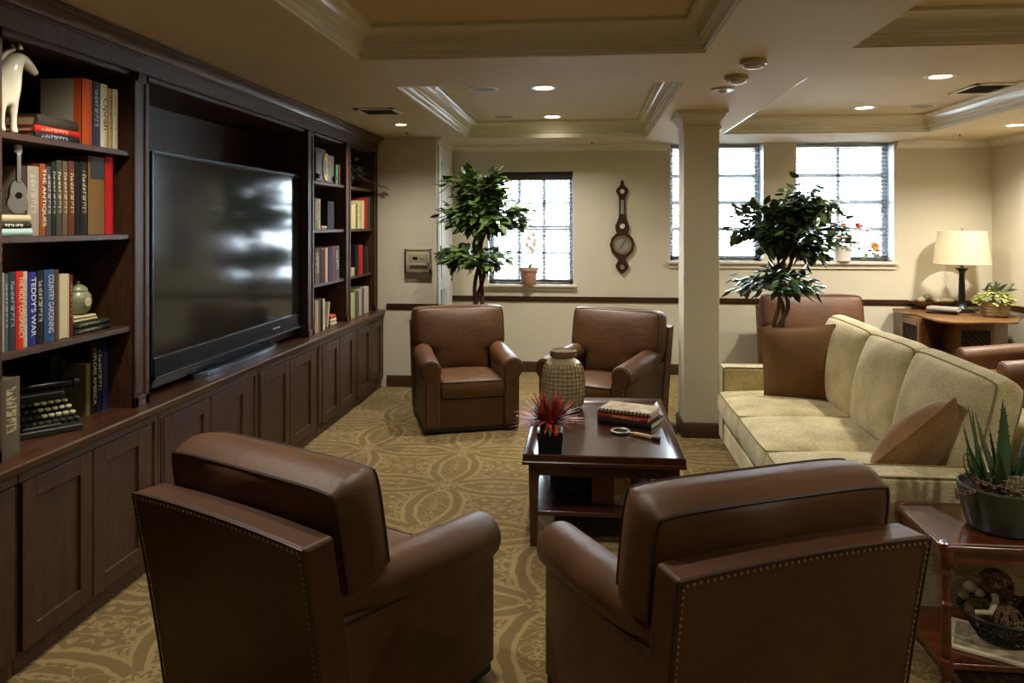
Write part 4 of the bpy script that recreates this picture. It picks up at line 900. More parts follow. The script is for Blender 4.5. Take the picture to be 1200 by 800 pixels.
prof = [(.10,0),(.125,.015),(.138,.08),(.140,.18),(.130,.27),(.105,.315),(.075,.335),(.07,.37),(.082,.375)]
simple('jar_glass', '#b3a47c', .12, spec=.7); 
MB().lathe(prof, 32).build('jar', 'jar_glass', ln, smooth=60)
MB().lathe([(.084,.345),(.09,.35),(.09,.385),(.078,.388),(.07,.38)], 32).build('rim', 'twig', ln, smooth=40)
def rad(z):
    for (r0,z0),(r1,z1) in zip(prof[:-1], prof[1:]):
        if z0 <= z <= z1: return r0+(r1-r0)*(z-z0)/(z1-z0)
    return .1
for i_, z in enumerate([.02+.026*k for k in range(11)]):
    MB().tube([(math.cos(2*PI*k/28)*(rad(z)+.003), math.sin(2*PI*k/28)*(rad(z)+.003), z) for k in range(28)], .0035, 5, closed=True).build('hoop', 'wicker', ln, smooth=50)
for k in range(28):
    a = 2*PI*k/28; MB().tube([(math.cos(a)*(rad(z)+.004), math.sin(a)*(rad(z)+.004), z) for z in [.005+.03*q for q in range(11)]], .0035, 4).build('strand', 'wicker', ln, smooth=50)
# book stack on the table
c0 = at(700,495,TZ); c1 = at(763,504,TZ); c2 = at(772,491,TZ); ux = (c1-c0); L = ux.length; ang = math.atan2(ux.y, ux.x)
def tbook(label, L, D, t_, z, col, off=0, **k):   # lying book, spine towards the camera
    b_ = book(label, t_, L, D, (0,0,0), (0,0,0), col, group='books stacked on the coffee table', **k)
    # local: x = into spine normal, y = thickness, z = length  ->  spine to -n, thickness up, length along u
    u = Vector((math.cos(ang+off), math.sin(ang+off), 0)); nn = Vector((u.y, -u.x, 0)); up = Vector((0,0,1))
    R = Matrix((nn, up, u)).transposed()
    b_.matrix_world = Matrix.Translation(Vector((c0.x, c0.y, z+t_/2+.0005))) @ R.to_4x4(); return b_
D = .24
tbook('black hardback at the bottom of the stack on the coffee table', L, D, .034, TZ, '#191816', page='paper_white')
tbook('red hardback in the middle of the stack on the coffee table', L*.93, D*.95, .030, TZ+.035, '#8a2c16', .01, mark='#c9a070')
sb = tbook('ring bound book with tan patterned cover on top of the coffee table stack', L*.97, D, .020, TZ+.066, '#7a6240', .05, page='paper_white')
simple('cover_pattern', '#9b8154', .5, var=.55, scale=16); MB().box(-D+.006,-.018,.0102,.0106,.008,L*.97-.008).build('cover_print', 'cover_pattern', sb)
for k in range(14):
    z = L*.97*(k+.7)/14.4; MB().tube([(-.006+.013*math.cos(a), .0+.015*math.sin(a), z) for a in [2*PI*q/10 for q in range(10)]], .003, 4, closed=True).build('ring', 'black_wire', sb, smooth=50)
# magnifier
p0 = at(727,507,TZ); p1 = at(774,517,TZ); an = math.atan2(p1.y-p0.y, p1.x-p0.x); LL = (p1-p0).length
mg = thing('magnifying_glass', 'magnifying glass with horn handle lying on the coffee table', 'magnifying glass', (p0.x, p0.y, TZ), rz=an)
MB().tube([(.052*math.cos(2*PI*k/32), .052*math.sin(2*PI*k/32), .012) for k in range(32)], .007, 8, closed=True).build('ring', 'silver', mg, smooth=60)
MB().lathe([(0,.008),(.03,.010),(.05,.012),(.03,.015),(0,.017)], 24).build('lens', 'lens_glass', mg, smooth=60)
MB().tube([(.055,0,.012),(.085,0,.012)], [.006,.008], 8).build('ferrule', 'silver', mg, smooth=50); MB().tube([(.085,0,.012),(.10,0,.012),(LL*.8,0,.012),(LL*.82,0,.012)], [.008,.0115,.0115,.010], 10).build('handle', 'horn', mg, smooth=50); MB().tube([(LL*.82,0,.012),(LL*.98,0,.012),(LL,0,.012)], [.0118,.0118,.006], 10).build('handle_cap', 'black_plastic', mg, smooth=50)
# under the table
SZ = .1855
ub = thing('dark_box', 'dark wooden box on the lower shelf of the coffee table', 'box', (-.02, 4.50, SZ)); MB().box(-.19,.19,-.25,.25,0,.125).build('body', 'pot_dark', ub, bevel=.006); MB().box(-.195,.195,-.255,.255,.126,.15).build('lid', 'trim_wood', ub, bevel=.005)
simple('mag_red', '#5c2a1e', .5, var=.4, scale=40); simple('mag_floral', '#8f8468', .5, var=.5, scale=35); simple('mag_blue', '#31507e', .35, var=.2)
def upright(label, x, y, w_, h_, t_, rz, mat):
    o = MB().box(-w_/2,w_/2,-t_/2,t_/2,0,h_).build('magazine', mat, None, bevel=.002); o.location = (x,y,SZ+.0005); o.rotation_euler = (0,0,rz); tag(o, label, 'magazine', 'magazines on the coffee table shelf')
    MB().box(-w_/2+.003,w_/2-.001,-t_/2+.002,t_/2-.002,.002,h_+.001).build('pages', 'paper_white', o)
upright('dark red magazine standing on the coffee table lower shelf', .085, 4.09, .12, .155, .015, .0, 'mag_red'); upright('flower patterned magazine standing on the coffee table lower shelf', .19, 4.085, .09, .15, .015, -.05, 'mag_floral')
upright('blue magazine standing on the right of the coffee table lower shelf', .28, 4.30, .2, .17, .02, .9, 'mag_blue'); upright('tan magazine standing furthest right on the coffee table lower shelf', .36, 4.25, .14, .16, .018, 1.2, 'mag_floral')

# ================================================================== END TABLE
et = thing('end_table', 'reddish wood end table with turned posts and lower shelf beside the sofa', 'table', (1.625, 3.095, 0)); ex, ey, ez = .345, .225, .53
def oct_(o, c_): x, y = ex-o, ey-o; return [(-x+c_,-y),(x-c_,-y),(x,-y+c_),(x,y-c_),(x-c_,y),(-x+c_,y),(-x,y-c_),(-x,-y+c_)]
MB().prism(oct_(0,.02), ez-.022, ez).build('tabletop', 'end_table_wood', et, bevel=.006)
tb = MB(); [tb.tube([(a[0],a[1],ez+.0005),(b[0],b[1],ez+.0005)], .0022, 4) for a,b in zip(oct_(.022,.02), oct_(.022,.02)[1:]+oct_(.022,.02)[:1])]; tb.build('inlay', 'inlay', et)
m = MB(); m.box(-ex+.03,ex-.03,-ey+.02,-ey+.038,ez-.07,ez-.022).box(-ex+.03,ex-.03,ey-.038,ey-.02,ez-.07,ez-.022).box(-ex+.02,-ex+.038,-ey+.03,ey-.03,ez-.07,ez-.022).box(ex-.038,ex-.02,-ey+.03,ey-.03,ez-.07,ez-.022); m.build('apron', 'end_table_wood', et, bevel=.003)
post = [(.016,0),(.02,.01),(.014,.03),(.022,.05),(.026,.06),(.026,.105),(.016,.11),(.021,.125),(.016,.14),(.019,.15),(.017,.25),(.016,.30),(.022,.31),(.015,.32),(.017,.40),(.024,.42),(.018,.435),(.026,.45),(.026,ez-.022)]
for sx in (-1,1):
    for sy in (-1,1): MB().lathe(post, 14, c=(sx*(ex-.03),sy*(ey-.03),0)).build('post', 'end_table_wood', et, smooth=35)
MB().prism(oct_(.012,.02), .075, .098).build('lower_shelf', 'end_table_wood', et, bevel=.004)
MB().lathe([(0,0),(.018,.004),(.012,.012),(0,.014)], 10, c=(-ex+.02,-ey+.02,ez)).build('corner_ornament', 'logo_silver', et, smooth=50)
# aloe
ap = P(1172,600,z=.53); ap = Vector((1.60, 3.07, .53))
al = thing('aloe_pot', 'spiky aloe and succulents in a dark green glazed pot', 'plant', (1.585, 3.06, ez))
MB().lathe([(.10,0),(.118,.01),(.138,.08),(.148,.14),(.152,.165),(.142,.17),(.135,.15),(.0,.148)], 30).build('pot', 'pot_green', al, smooth=40); MB().lathe([(0,.162),(.08,.158),(.137,.15)], 20).build('soil', 'soil', al)
rnd = random.Random(4)
def aloe_leaf(base, a, e, L, wd, curl):
    m = MB(); n = 8; sec = 6; vv = []; ff = []; h_ = Vector((math.cos(a), math.sin(a), 0)); sd = Vector((-h_.y, h_.x, 0))
    c_ = Vector(base)
    for i in range(n+1):
        u = i/n; el = e+curl*u*u; d_ = h_*math.cos(el)+Vector((0,0,math.sin(el)))
        if i: c_ = c_+d_*L/n
        up = sd.cross(d_).normalized(); w_ = wd*(1-u**1.6)+.001; th = w_*.35
        for k in range(sec):
            an_ = 2*PI*k/sec; vv.append(c_+sd*w_*math.cos(an_)+up*th*(math.sin(an_)+.5*math.cos(an_)**2*-1))
    for i in range(n):
        for k in range(sec): ff.append((i*sec+k, i*sec+(k+1)%sec, (i+1)*sec+(k+1)%sec, (i+1)*sec+k))
    m.add(vv, ff)
    for i in range(1,n):
        for sg in (0,3):
            q = vv[i*sec+sg]; d2 = (Vector(vv[i*sec+sg])-Vector(vv[i*sec+(sg+3)%6])).normalized(); dn = (Vector(vv[min(n,i+1)*sec+sg])-q).normalized()
            m.add([q-dn*.004,q+dn*.004,q+d2*.006+dn*.002], [(0,1,2)])
    m.build('leaf', 'aloe_leaf', al, smooth=50)
for (a, e, L, w_, cu, b_) in ((2.6,1.3,.33,.022,.12,(-.03,.03)),(1.0,1.4,.34,.022,.05,(.0,.0)),(2.2,1.42,.30,.02,.05,(-.06,.02)),(3.3,1.2,.26,.018,.2,(-.07,.0)),(2.4,1.25,.30,.020,.15,(.0,.03)),(1.2,1.35,.31,.022,.1,(.03,.02)),(.4,1.15,.27,.02,.2,(.05,.0)),(3.0,1.05,.24,.018,.3,(-.03,.02)),(-.4,1.0,.25,.02,.25,(.06,-.02)),(1.8,1.0,.24,.018,.3,(.02,.06)),(.0,.8,.24,.019,.35,(.07,.01)),(4.0,1.0,.2,.016,.2,(.0,-.03)),(-.9,1.1,.22,.018,.2,(.05,-.04)),(3.6,.7,.20,.015,.9,(-.06,.0)),(.8,.85,.25,.018,.3,(.07,.04)),(2.9,.9,.17,.012,1.3,(-.08,.02)),(2.0,1.3,.22,.017,.1,(.015,.03)),(-.1,1.3,.24,.018,.1,(.04,.01))):
    aloe_leaf((b_[0],b_[1],.15), a, e, L, w_, cu)
m = MB(); m.lathe([(0,-.001),(.034,.02),(.046,.05),(.034,.078),(0,.09)], 14)
for k in range(320):
    zz = rnd.uniform(-1,1); a = rnd.uniform(0,2*PI); q = math.sqrt(1-zz*zz); p_ = Vector((q*math.cos(a)*.052,q*math.sin(a)*.052,.045+zz*.05)); m.merge(MB().lathe([(0,-.004),(.005,0),(0,.004)], 5, c=tuple(p_)))
m.xf(TRS((.015,-.085,.13))); tag(m.build('seed_head', 'seedhead', al), kind='stuff')
for (bx, by, bz, a0, n_, R_) in ((-.09,-.055,.165,3.4,14,.05),(.10,-.06,.16,5.2,14,.05)):
    m = MB()
    for k in range(n_):
        a = 2.4*k; e = .15+.9*k/n_; d_ = Vector((math.cos(a)*math.cos(e),math.sin(a)*math.cos(e),math.sin(e))); leaf(m, Vector((bx,by,bz)), d_, Vector((0,0,1)), R_*(1.1-.5*k/n_), .022, .3, -.1)
    m.build('rosette', 'echeveria', al, fix=False)
m = MB()
for k in range(16):
    a = 2.4*k; e = .25+.6*k/16; d_ = Vector((math.cos(a)*math.cos(e),math.sin(a)*math.cos(e),math.sin(e))); leaf(m, Vector((-.085,.01,.175)), d_, Vector((0,0,1)), .07*(1.1-.4*k/16), .012, .3, 0)
m.build('dark_rosette', 'ivy_leaf', al, fix=False)
m = MB(); m.tube([(-.06,-.06,.16),(-.12,-.07,.165),(-.17,-.075,.15),(-.20,-.08,.135)], [.006,.007,.008,.004], 6)
for k in range(12): m.tube([(-.12-.007*k,-.07-.001*k,.162-.002*k),(-.125-.007*k,-.075+.012*math.sin(k*2),.16+.012*math.cos(k*2.3))], [.006,.003], 5)
m.build('branch', 'echeveria', al, smooth=50)
MB().tube([(.10,.0,.16),(.02,-.06,.20),(-.06,-.08,.185),(-.11,-.07,.20),(-.135,-.06,.215),(-.125,-.06,.225),(-.115,-.06,.21)], .004, 6).build('tendril', 'twig', al, smooth=50)
# magazine + wire basket with twig balls on the lower shelf
LZ = .0985
mgz = MB().box(-.16,.16,-.12,.12,0,.012).build('magazine', 'paper', None, bevel=.002); mgz.location = (1.55,3.02,LZ); mgz.rotation_euler = (0,0,-.5); tag(mgz, 'pale magazine lying under the wire basket on the end table shelf', 'magazine')
MB().box(-.14,.14,-.10,.10,.0121,.0127).build('cover_picture', 'mag_floral', mgz); MB().box(-.1605,.158,-.1205,.118,.003,.009).build('pages', 'paper_white', mgz)
BZ = LZ+.0135
wb_ = thing('wire_basket', 'shallow black wire basket on the end table shelf', 'basket', (1.60,3.055,BZ))
m = MB()
for (r_, z) in ((.10,.006),(.115,.03),(.135,.06),(.155,.09),(.165,.105)): m.tube([(r_*math.cos(2*PI*k/32), r_*math.sin(2*PI*k/32)*.85, z) for k in range(32)], .004 if z < .1 else .006, 5, closed=True)
m.build('hoops', 'black_wire', wb_, smooth=50); m = MB()
for k in range(30):
    a = 2*PI*k/30; m.tube([(r_*math.cos(a+.1*q), r_*math.sin(a+.1*q)*.85, z) for q,(r_,z) in enumerate(((.02,.004),(.10,.006),(.12,.035),(.145,.075),(.165,.105)))], .0025, 4)
m.build('wires', 'black_wire', wb_, smooth=50)
def twigball(label, x, y, z, R_, seed):
    rnd = random.Random(seed); o = thing('twig_ball', label, 'twig ball', (x,y,z), group='twig balls in the wire basket'); m = MB()
    for k in range(26):
        ax = Vector((rnd.gauss(0,1),rnd.gauss(0,1),rnd.gauss(0,1))).normalized(); u = ax.orthogonal().normalized(); v = ax.cross(u); of = rnd.uniform(-.55,.55)*R_; rr = math.sqrt(R_*R_-of*of)
        m.tube([ax*of+u*rr*math.cos(2*PI*q/16)*rnd.uniform(.96,1.04)+v*rr*math.sin(2*PI*q/16) for q in range(16)], .0024, 4, closed=True)
    m.build('twigs', 'twig', o, smooth=50)
twigball('large twig ball at the back of the wire basket', 1.60,3.13,BZ+.165,.062,1); twigball('twig ball at the front of the wire basket', 1.575,3.00,BZ+.085,.060,2); twigball('twig ball at the right of the wire basket', 1.70,3.07,BZ+.09,.062,3); twigball('small twig ball beside the post in the wire basket', 1.495,3.06,BZ+.10,.04,4)
def driftwood(label, pts, rs):
    o = MB().tube(pts, rs, 8).build('driftwood', 'bone', None, smooth=50); tag(o, label, 'driftwood', 'bleached wood pieces in the wire basket'); return o
driftwood('curved bleached stick lying on the front twig ball', [(1.625,2.955,BZ+.12),(1.64,2.98,BZ+.16),(1.66,3.0,BZ+.175),(1.69,3.02,BZ+.18)], [.012,.014,.012,.008]); driftwood('pale stick lying at the left of the wire basket', [(1.46,3.0,BZ+.12),(1.51,2.99,BZ+.125),(1.55,3.03,BZ+.15),(1.555,3.05,BZ+.165)], [.009,.011,.012,.013])
for k, (x, y, z, r_) in enumerate(((1.50,3.12,BZ+.16,.026),(1.535,3.13,BZ+.185,.022),(1.525,3.10,BZ+.145,.02),(1.47,3.10,BZ+.135,.022))):
    o = MB().lathe([(0,-r_*.8),(r_*.6,-r_*.6),(r_,0),(r_*.7,r_*.6),(0,r_)], 12).build('seed_pod', 'seedhead' if k%2 else 'bone', None, smooth=60); o.location = (x,y,z); tag(o, ('round pale seed pod %s in the wire basket' % ('leftmost at the back','highest at the back','lowest behind the sticks','beside the post')[k]), 'seed pod', 'seed pods in the wire basket')

# ================================================================== POTTED TREES
def ficus(label, loc, pot_h, crowns, trunk_pts, seed, lm, nl, lsize=.085, keep=lambda p: True):
    rnd = random.Random(seed); t = thing('potted_ficus', label, 'potted tree', loc)
    MB().lathe([(.12,0),(.15,.10),(.165,pot_h-.02),(.172,pot_h),(.155,pot_h),(.15,pot_h-.03),(0,pot_h-.03)], 24).build('pot', 'pot_dark', t, smooth=40)
    MB().lathe([(0,pot_h-.018),(.15,pot_h-.028)], 20).build('soil', 'soil', t)
    for k in range(3):
        pts = []
        for i, (x, y, z) in enumerate(trunk_pts):
            a = 2*PI*k/3+i*1.15; r_ = .045 if i < len(trunk_pts)-1 else .02; pts.append((x+r_*math.cos(a), y+r_*math.sin(a), z))
        # smooth the strand
        sm = []
        for i in range(len(pts)-1):
            for q in range(4):
                u = q/4; p0 = Vector(pts[max(0,i-1)]); p1 = Vector(pts[i]); p2 = Vector(pts[i+1]); p3 = Vector(pts[min(len(pts)-1,i+2)])
                sm.append(.5*((2*p1)+(p2-p0)*u+(2*p0-5*p1+4*p2-p3)*u*u+(3*p1-p0-3*p2+p3)*u**3))
        sm.append(Vector(pts[-1])); n = len(sm); MB().tube(sm, [.024*(1-.45*i/n) for i in range(n)], 7).build('stem', 'bark', t, smooth=50)
    fol = MB(); br = MB()
    for (cx_, cy_, cz_, rx, ry, rz_, share) in crowns:
        base = min(trunk_pts, key=lambda q: abs(q[2]-(cz_-rz_*.3)))
        nb = max(8, int(26*share)); tips = []
        for k in range(nb):
            u = rnd.uniform(-1,1); a = rnd.uniform(0,2*PI); q = math.sqrt(1-u*u); rr = rnd.uniform(.55,.95)
            tip = Vector((cx_+rx*q*math.cos(a)*rr, cy_+ry*q*math.sin(a)*rr, cz_+rz_*u*rr)); b0 = Vector(base)+Vector((0,0,rnd.uniform(-.1,.25)*rz_)); mid = b0.lerp(tip,.5)+Vector((0,0,.08*rz_+.03))
            tips.append((b0,mid,tip)) if keep(tip) else None; br.tube([b0, mid, tip], [.008,.005,.002], 5) if keep(tip) else None
        for k in range(int(nl*share)):
            b0, mid, tip = rnd.choice(tips); u = rnd.uniform(.35,1.08); p_ = (b0*(1-u)**2+mid*2*u*(1-u)+tip*u*u)
            p_ = p_+Vector((rnd.gauss(0,.05),rnd.gauss(0,.05),rnd.gauss(0,.035)))
            if not keep(p_): continue
            od = (p_-Vector((cx_,cy_,cz_-rz_*.4)))
            d_ = od.normalized()+Vector((rnd.uniform(-.9,.9),rnd.uniform(-.9,.9),rnd.uniform(-.7,.3))); leaf(fol, p_, d_, Vector((rnd.uniform(-.5,.5),rnd.uniform(-.5,.5),1)), lsize*rnd.uniform(.75,1.2), lsize*rnd.uniform(.5,.64), .3, rnd.uniform(.05,.35))
    tag(br.build('branches', 'bark', t, smooth=50), kind='stuff'); tag(fol.build('foliage', lm, t, fix=False), kind='stuff')
# first ficus in front of the small window
fx, fy = -1.07, 7.40
def rel(px, py, y, ox, oy): p_ = P(px,py,y=y); return (p_.x-ox, y-oy, p_.z)
tp = [rel(562,500,fy,fx,fy)[:2]+(.25,), rel(561,380,fy,fx,fy), rel(560,352,fy,fx,fy), rel(562,330,fy,fx,fy), rel(564,305,fy,fx,fy), rel(560,285,fy,fx,fy), rel(566,265,fy,fx,fy), rel(568,240,fy,fx,fy)]
c1_ = rel(567,247,fy,fx,fy); c2_ = rel(556,301,fy,fx,fy); c3_ = rel(560,218,fy,fx,fy)
ficus('tall leafy ficus tree with braided trunk beside the small window', (fx,fy,0), .32, [(c1_[0],c1_[1],c1_[2],.46,.34,.17,.8),(c3_[0],c3_[1],c3_[2],.34,.28,.18,.55),(c2_[0],c2_[1],c2_[2],.40,.30,.07,.42)], tp, 21, 'ficus_leaf', 880, .11, lambda p: p.x+fx > -1.47 and p.y+fy < 8.4)
gx, gy2 = 1.73, 6.95
tp = [rel(915,520,gy2,gx,gy2)[:2]+(.25,), rel(916,420,gy2,gx,gy2), rel(912,385,gy2,gx,gy2), rel(918,360,gy2,gx,gy2), rel(914,335,gy2,gx,gy2), rel(920,310,gy2,gx,gy2), rel(926,290,gy2,gx,gy2), rel(932,262,gy2,gx,gy2)]
c1_ = rel(936,272,gy2,gx,gy2); c2_ = rel(918,330,gy2,gx,gy2); c3_ = rel(955,232,gy2,gx,gy2); c4_ = rel(893,262,gy2,gx,gy2)
ficus('dark leafy ficus tree with twisted trunk behind the sofa', (gx,gy2,0), .32, [(c1_[0],c1_[1],c1_[2],.52,.36,.24,.8),(c3_[0],c3_[1],c3_[2],.46,.32,.13,.42),(c4_[0],c4_[1],c4_[2],.28,.24,.22,.4),(c2_[0],c2_[1],c2_[2],.46,.34,.08,.42)], tp, 33, 'ficus_leaf_dark', 820, .11)

# ================================================================== SILL PLANTS
op = thing('orchid', 'slender pale orchid in a terracotta pot on the small window sill', 'plant', (-.665, 8.585, 1.0025))
MB().lathe([(.072,0),(.082,.02),(.10,.155),(.112,.16),(.114,.195),(.102,.195),(.095,.17),(0,.165)], 26).build('pot', 'terracotta', op, smooth=40); MB().lathe([(0,.176),(.096,.172)], 20).build('moss', 'moss', op)
for (a, e, L) in ((3.4,.55,.36),(-.2,.5,.34),(.3,.75,.30),(2.6,.9,.22),(5.2,.8,.2)):
    m = MB(); c_ = Vector((0,0,.175)); hd_ = Vector((math.cos(a),math.sin(a)*.35,0)); sd = Vector((-hd_.y,hd_.x,0)).normalized(); vv = []
    for i in range(9):
        u = i/8; el = e-1.5*u*u; w_ = .022*math.sin(PI*(.12+.88*u))**.8+.002
        if i: c_ = c_+(hd_*math.cos(el)+Vector((0,0,math.sin(el))))*L/8
        vv += [c_+sd*w_+Vector((0,0,.006)), c_, c_-sd*w_+Vector((0,0,.006))]
    m.add(vv, [(i*3+k,i*3+k+1,i*3+k+4,i*3+k+3) for i in range(8) for k in range(2)]).build('leaf', 'orchid_leaf', op, smooth=50, fix=False)
sp = [(0,0,.17),(.01,0,.30),(-.02,0,.42),(.0,-.01,.52),(.05,-.01,.57)]; MB().tube(sp, .004, 6).build('stalk', 'orchid_leaf', op, smooth=50); MB().tube([(0,0,.2),(.03,.01,.34),(.07,.0,.44),(.06,0,.5)], .0035, 6).build('stalk', 'orchid_leaf', op, smooth=50)
rnd = random.Random(8)
for (x, y, z) in ((.05,-.015,.57),(.0,-.02,.525),(.07,-.01,.50),(-.02,-.02,.45),(.06,-.02,.455),(.02,-.02,.41),(.045,-.02,.39)):
    m = MB()
    for k in range(5):
        a = 2*PI*k/5+.3; leaf(m, Vector((x,y,z)), Vector((math.cos(a),-.25,math.sin(a))), Vector((0,-1,.1)), .036, .03, .1, 0)
    m.build('flower', 'orchid_petal', op, fix=False)
fp_ = P(986,304,y=8.62)
fa = thing('flower_pot', 'white pot of red and orange flowers on the right window sill', 'plant', (fp_.x, 8.595, 1.2825))
MB().lathe([(.075,0),(.085,.01),(.095,.15),(.098,.165),(.088,.165),(.08,.14),(0,.14)], 24).build('pot', 'white_plastic', fa, smooth=40)
m = MB(); rnd = random.Random(12)
for k in range(150):
    a = rnd.uniform(0,2*PI); rr = rnd.uniform(0,.2); p_ = Vector((rr*math.cos(a)-.01, rr*math.sin(a)*.5-.02, .17+rnd.uniform(0,.2)-.3*max(0,rr-.12))); leaf(m, p_, Vector((rnd.uniform(-1,1),rnd.uniform(-1,.4),rnd.uniform(-.5,.7))), Vector((rnd.uniform(-.4,.4),-.4,1)), .065, .035)
for k in range(7): leaf(m, Vector((.27+rnd.uniform(-.06,.06),-.05,.08+rnd.uniform(-.04,.04))), Vector((rnd.uniform(-1,1),-.4,rnd.uniform(-.5,.7))), Vector((0,-1,.4)), .07, .045)
tag(m.build('foliage', 'ficus_leaf', fa, fix=False), kind='stuff'); MB().tube([(0,0,.15),(.1,-.03,.2),(.2,-.05,.14),(.30,-.06,.13)], .004, 5).tube([(0,0,.15),(.15,-.04,.3),(.22,-.05,.33)], .003, 5).tube([(0,0,.15),(.2,-.03,.25),(.3,-.05,.2),(.36,-.06,.26)], .003, 5).build('stem', 'orchid_leaf', fa, smooth=50)
def bloom(x, y, z, R_, mat):
    m = MB()
    for k in range(14):
        a = 2.4*k; e = .1+1.2*k/14; leaf(m, Vector((x,y,z)), Vector((math.cos(a)*math.cos(e), -math.sin(e)*.8, math.sin(a)*math.cos(e))), Vector((0,-1,0)), R_*(1-.4*k/14), R_*.8, .2, 0)
    m.build('flower', mat, fa, fix=False)
bloom(.315,-.07,.17,.062,'orange_petal')
for (x, z) in ((-.02,.40),(-.06,.26),(.03,.24),(.17,.38),(.23,.36),(.13,.40)): bloom(x, -.09, z, .038, 'red_petal')

# ================================================================== CORNER CABINET WITH LAMP
CZ = .78
cc = thing('corner_cabinet', 'honey brown corner cabinet with scalloped top and lattice doors', 'cabinet', (3.75, 8.0, 0))
def lc(px, py, z=CZ): p_ = P(px,py,z=z); return (p_.x-3.75, p_.y-8.0)
front = [lc(1046,362), lc(1058,366), lc(1072,367), lc(1085,371), lc(1100,375), lc(1120,377), lc(1140,377), lc(1160,376.5), lc(1180,377), lc(1194,376.5)]
fr = [(x, y) for x, y in front]; back_ = [(.50,-.15),(.55,.1),(.55,.56),(-.2,.56),(-.44,.56)]
MB().prism(fr+back_, CZ-.025, CZ).build('top', 'oak', cc, bevel=.008)
b0 = [(P(px_,300,y=y_).x-3.75, y_-8.0) for px_, y_ in ((1057,8.30),(1079,7.86),(1119,7.66),(1166,7.68),(1181,7.80))]
# body: left door face b0[0]-b0[1], niche b0[1]-b0[2], right door b0[2]-b0[3], pilaster b0[3]-b0[4]
body = [b0[0],b0[1],(b0[2][0]+.02,.02),b0[2],b0[3],b0[4],(.45,.1),(.45,.52),(b0[0][0],.52)]
MB().prism(body, .12, CZ-.025).build('body', 'oak', cc, bevel=.004)
full = [b0[0],b0[1],b0[2],b0[3],b0[4],(.45,.1),(.45,.52),(b0[0][0],.52)]
MB().prism(full, .06, .12).build('base', 'oak', cc, bevel=.006); MB().prism(full, .40, .425).build('shelf', 'oak', cc, bevel=.003)
for (x, y) in ((b0[0]),(b0[2]),(b0[3]),(.42,.4),(-.3,.46)): MB().lathe([(.018,0),(.03,.06)], 10, c=(x*.9,y*.9,0)).build('foot', 'oak', cc)
def lattice_door(a, b, name='door'):
    a = Vector(a+(0,)); b = Vector(b+(0,)); L = (b-a).length; ang = math.atan2(b.y-a.y, b.x-a.x); Mx = TRS((a.x,a.y,0),(0,0,ang))
    m = MB(); z0, z1, s_ = .15, CZ-.05, .05
    m.box(.01,s_,-.015,0,z0,z1).box(L-s_,L-.01,-.015,0,z0,z1).box(s_,L-s_,-.015,0,z0,z0+s_*1.4).box(s_,L-s_,-.015,0,z1-s_*1.2,z1); d_ = m.xf(Mx).build('door', 'oak', cc, bevel=.004)
    MB().box(s_,L-s_,-.004,.0,z0+.05,z1-.05).xf(Mx).build('door_backing', 'dark_gap', d_)
    lt = MB(); zz0, zz1 = z0+s_*1.4, z1-s_*1.2; w_ = L-2*s_; n = 9
    for k in range(-n, n):
        for sg in (1,-1):
            x0 = s_+k*w_/5; pts = []
            p0 = Vector((x0, zz0)); p1 = Vector((x0+(zz1-zz0)*.9, zz1))
            if sg < 0: p0, p1 = Vector((L-p0.x, p0.y)), Vector((L-p1.x, p1.y))
            # clip to the opening
            ts = [0.0,1.0]
            dx = p1.x-p0.x
            ta, tb_ = sorted(((s_-p0.x)/dx, (L-s_-p0.x)/dx)); ta = max(0,ta); tb_ = min(1,tb_)
            if tb_-ta > .02:
                q0 = p0.lerp(p1,ta); q1 = p0.lerp(p1,tb_); lt.tube([(q0.x,-.008,q0.y),(q1.x,-.008,q1.y)], .0045, 4)
    lt.xf(Mx).build('lattice', 'trim_wood', d_)
lattice_door(b0[0], b0[1]); lattice_door(b0[2], b0[3])
# lamp
lx, ly = 3.88, 8.24
lp = thing('table_lamp', 'black column table lamp with white drum shade on the corner cabinet', 'lamp', (lx, ly, CZ))
MB().box(-.09,.09,-.09,.09,0,.025).box(-.075,.075,-.075,.075,.025,.04).build('base', 'lamp_black', lp, bevel=.004)
MB().lathe([(.065,.04),(.05,.06),(.037,.08),(.035,.10),(.027,.40),(.03,.42),(.045,.44),(.06,.445),(.06,.46),(.02,.465),(.012,.48),(.012,.56)], 20).build('column', 'lamp_black', lp, smooth=35)
MB().lathe([(.01,.50),(.035,.54),(.035,.60),(0,.63)], 12).build('bulb', 'bulb', lp, smooth=60)
sh = MB().lathe([(.265,.505),(.225,.84)], 40); o = sh.v; sh2 = MB(); seg = 40
sh2.add(o, [(k,(k+1)%seg,seg+(k+1)%seg,seg+k) for k in range(seg)]); so = sh2.build('shade', 'lamp_shade', lp, smooth=60)
for (r_, z) in ((.265,.507),(.225,.838)): MB().tube([(r_*math.cos(2*PI*k/40), r_*math.sin(2*PI*k/40), z) for k in range(40)], .004, 5, closed=True).build('shade_rim', 'paper_white', so, smooth=50)
MB().tube([(-.225,0,.82),(0,0,.825),(.225,0,.82)], .003, 5).tube([(0,0,.56),(0,0,.86)], .003, 5).build('harp', 'steel', lp); MB().lathe([(0,.875),(.01,.868),(.008,.855),(.004,.85)], 10).build('finial', 'steel', lp, smooth=50)
ld = bpy.data.lights.new('table_lamp_light', 'POINT'); ld.energy = LAMP_W; ld.color = (1,.86,.66); ld.shadow_soft_size = .04; lo = bpy.data.objects.new('lamp_light', ld); COL.objects.link(lo); lo.parent = lp; lo.location = (0,0,.66)
